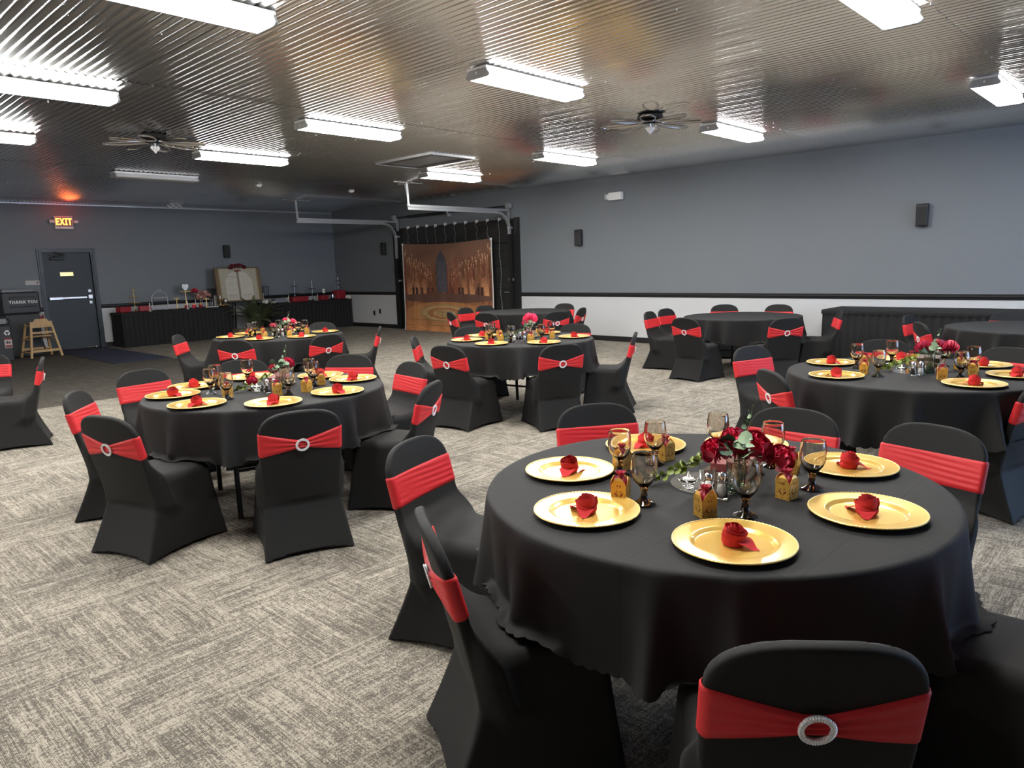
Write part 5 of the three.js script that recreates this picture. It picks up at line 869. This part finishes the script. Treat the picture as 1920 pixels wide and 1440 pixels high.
{ const t = thing('gold_tray', 'round gold tray at the right end of the left buffet', 'tray', [7.84, BY, -16.8]); mesh('tray', lathe([[0, 0], [0.125, 0], [0.13, 0.035], [0.124, 0.036], [0.118, 0.008], [0, 0.008]], 40), M.brass, t); mesh('pattern', [0, 1, 2, 3, 4, 5, 6, 7, 8, 9, 10, 11].map((i) => ball(0.008, 0.127 * Math.cos(i * 0.524), 0.036, 0.127 * Math.sin(i * 0.524), 8, 6)), M.goldRim, t); }
{ const t = thing('candelabrum', 'gold candle stick with white candle on round gold tray', 'candle holder', [7.8, BY + 0.009, -16.82]); mesh('stick', lathe([[0, 0], [0.03, 0], [0.012, 0.015], [0.009, 0.06], [0.015, 0.08], [0.009, 0.1], [0.018, 0.16], [0.02, 0.17], [0, 0.17]], 20), M.brass, t); mesh('candle', cyl(0.013, 0.013, 0.08, 0, 0.21, 0, 14), M.wax, t); }
{ const t = thing('mantel_clock', 'small brown and gold mantel clock on round gold tray', 'clock', [7.9, BY + 0.009, -16.78]); mesh('case', [rbox(0.07, 0.1, 0.05, 0.015, 0, 0.07, 0), new THREE.CylinderGeometry(0.05, 0.05, 0.05, 28).rotateX(Math.PI / 2).translate(0, 0.13, 0)], M.bookBrown, t); mesh('dial', new THREE.CylinderGeometry(0.032, 0.032, 0.006, 28).rotateX(Math.PI / 2).translate(0, 0.13, 0.027), M.wax, t); mesh('foot', [ball(0.014, -0.03, 0.014, 0.012, 10, 8), ball(0.014, 0.03, 0.014, 0.012, 10, 8), ball(0.014, 0, 0.014, -0.02, 10, 8)], M.brass, t); }
const cup = (x, z, turn, label) => { const t = thing('teapot', label, 'teapot', [x, BY, z], turn); mesh('body', lathe([[0, 0], [0.03, 0], [0.052, 0.03], [0.05, 0.06], [0.03, 0.085], [0.01, 0.095], [0, 0.1]], 24), M.wax, t); mesh('handle', tube([[-0.045, 0.065, 0], [-0.085, 0.07, 0], [-0.085, 0.03, 0], [-0.045, 0.025, 0]], 0.006, 20, 6), M.wax, t); mesh('spout', tube([[0.04, 0.03, 0], [0.07, 0.05, 0], [0.085, 0.08, 0]], 0.009, 12, 6), M.wax, t); };
cup(8.93, -16.76, 0.3, 'small white teapot at left end of the right buffet'); { const t = thing('white_gourd', 'long white ornament lying beside the small white teapot', 'ornament', [9.12, BY + 0.026, -16.74], 0.2); mesh('body', new THREE.SphereGeometry(0.026, 20, 12).scale(3, 1, 1), M.wax, t); mesh('tip', rod([0.07, 0, 0], [0.1, 0.008, 0], 0.006), M.leafLime, t); }
tierStand(9.95, -17.14, 0.52, [[0.2, 0.13], [0.39, 0.09]], M.chrome, M.black, 'black two tier stand behind the long red cloth box');
redCase(9.88, -16.84, 0.46, 0.13, 0.2, 0, 'long red box left of centre on the right buffet'); smallCandle(9.55, -16.76, 'white candle holder in front of the long red box');
{ const t = thing('grey_case', 'low grey case left of the long red box', 'box', [9.4, BY, -17.0]); mesh('case', rbox(0.3, 0.1, 0.24, 0.015, 0, 0.05, 0), M.greyTray, t); mesh('lid', rbox(0.31, 0.012, 0.25, 0.005, 0, 0.106, 0), M.steel, t); }
tierStand(10.46, -17.12, 0.5, [[0.15, 0.09], [0.3, 0.1]], M.chrome, M.black, 'slim black two tier stand at middle of right buffet');
redCase(10.6, -16.86, 0.24, 0.12, 0.2, 0.1, 'middle red box on the right buffet'); smallCandle(10.38, -16.76, 'white candle holder left of the middle red box');
{ const t = thing('white_saucer', 'flat white saucer at the front of right buffet', 'plate', [10.3, BY, -16.7]); mesh('dish', lathe([[0, 0], [0.05, 0], [0.075, 0.012], [0.072, 0.014], [0.045, 0.004], [0, 0.004]], 28), M.wax, t); }
{ const t = thing('pillar_candle', 'silver topped white pillar candle on the right buffet', 'candle', [10.78, BY, -17.08]); mesh('stand', lathe([[0, 0], [0.05, 0], [0.02, 0.015], [0.015, 0.15], [0.045, 0.17], [0.045, 0.18], [0, 0.18]], 24), M.chrome, t); mesh('wax', cyl(0.036, 0.036, 0.11, 0, 0.236, 0, 24), M.wax, t); }
{ const t = thing('glass_jug', 'small silver jug left of the large red box', 'jug', [10.9, BY, -16.86]); mesh('body', lathe([[0, 0], [0.035, 0], [0.05, 0.04], [0.04, 0.1], [0.045, 0.14], [0.04, 0.14], [0.034, 0.1], [0, 0.01]], 24), M.chrome, t); mesh('handle', tube([[0.04, 0.12, 0], [0.08, 0.11, 0], [0.08, 0.05, 0], [0.045, 0.04, 0]], 0.006, 20, 6), M.chrome, t); }
redCase(11.15, -16.92, 0.28, 0.23, 0.24, 0.1, 'large square red box at right end of right buffet');
{ const t = tierStand(11.14, -16.92, 0.36, [[0.14, 0.06], [0.24, 0.09]], M.chrome, M.black, 'black two tier stand on top of the large red box'); t.position.y = BY + 0.235; }
{ const t = thing('cream_rose', 'cream flower lying at the right end of right buffet', 'flowers', [11.28, BY + 0.02, -16.7]); for (let i = 0; i < 2; i++) bloom(t, [0.03 - i * 0.06, 0.0, 0], 0.6, i * 2, 1.1, M.wax, M.wax); mesh('stem', rod([0, 0, 0], [-0.14, -0.012, 0.02], 0.003), M.stemGreen, t); }

renderer.render(scene, camera);
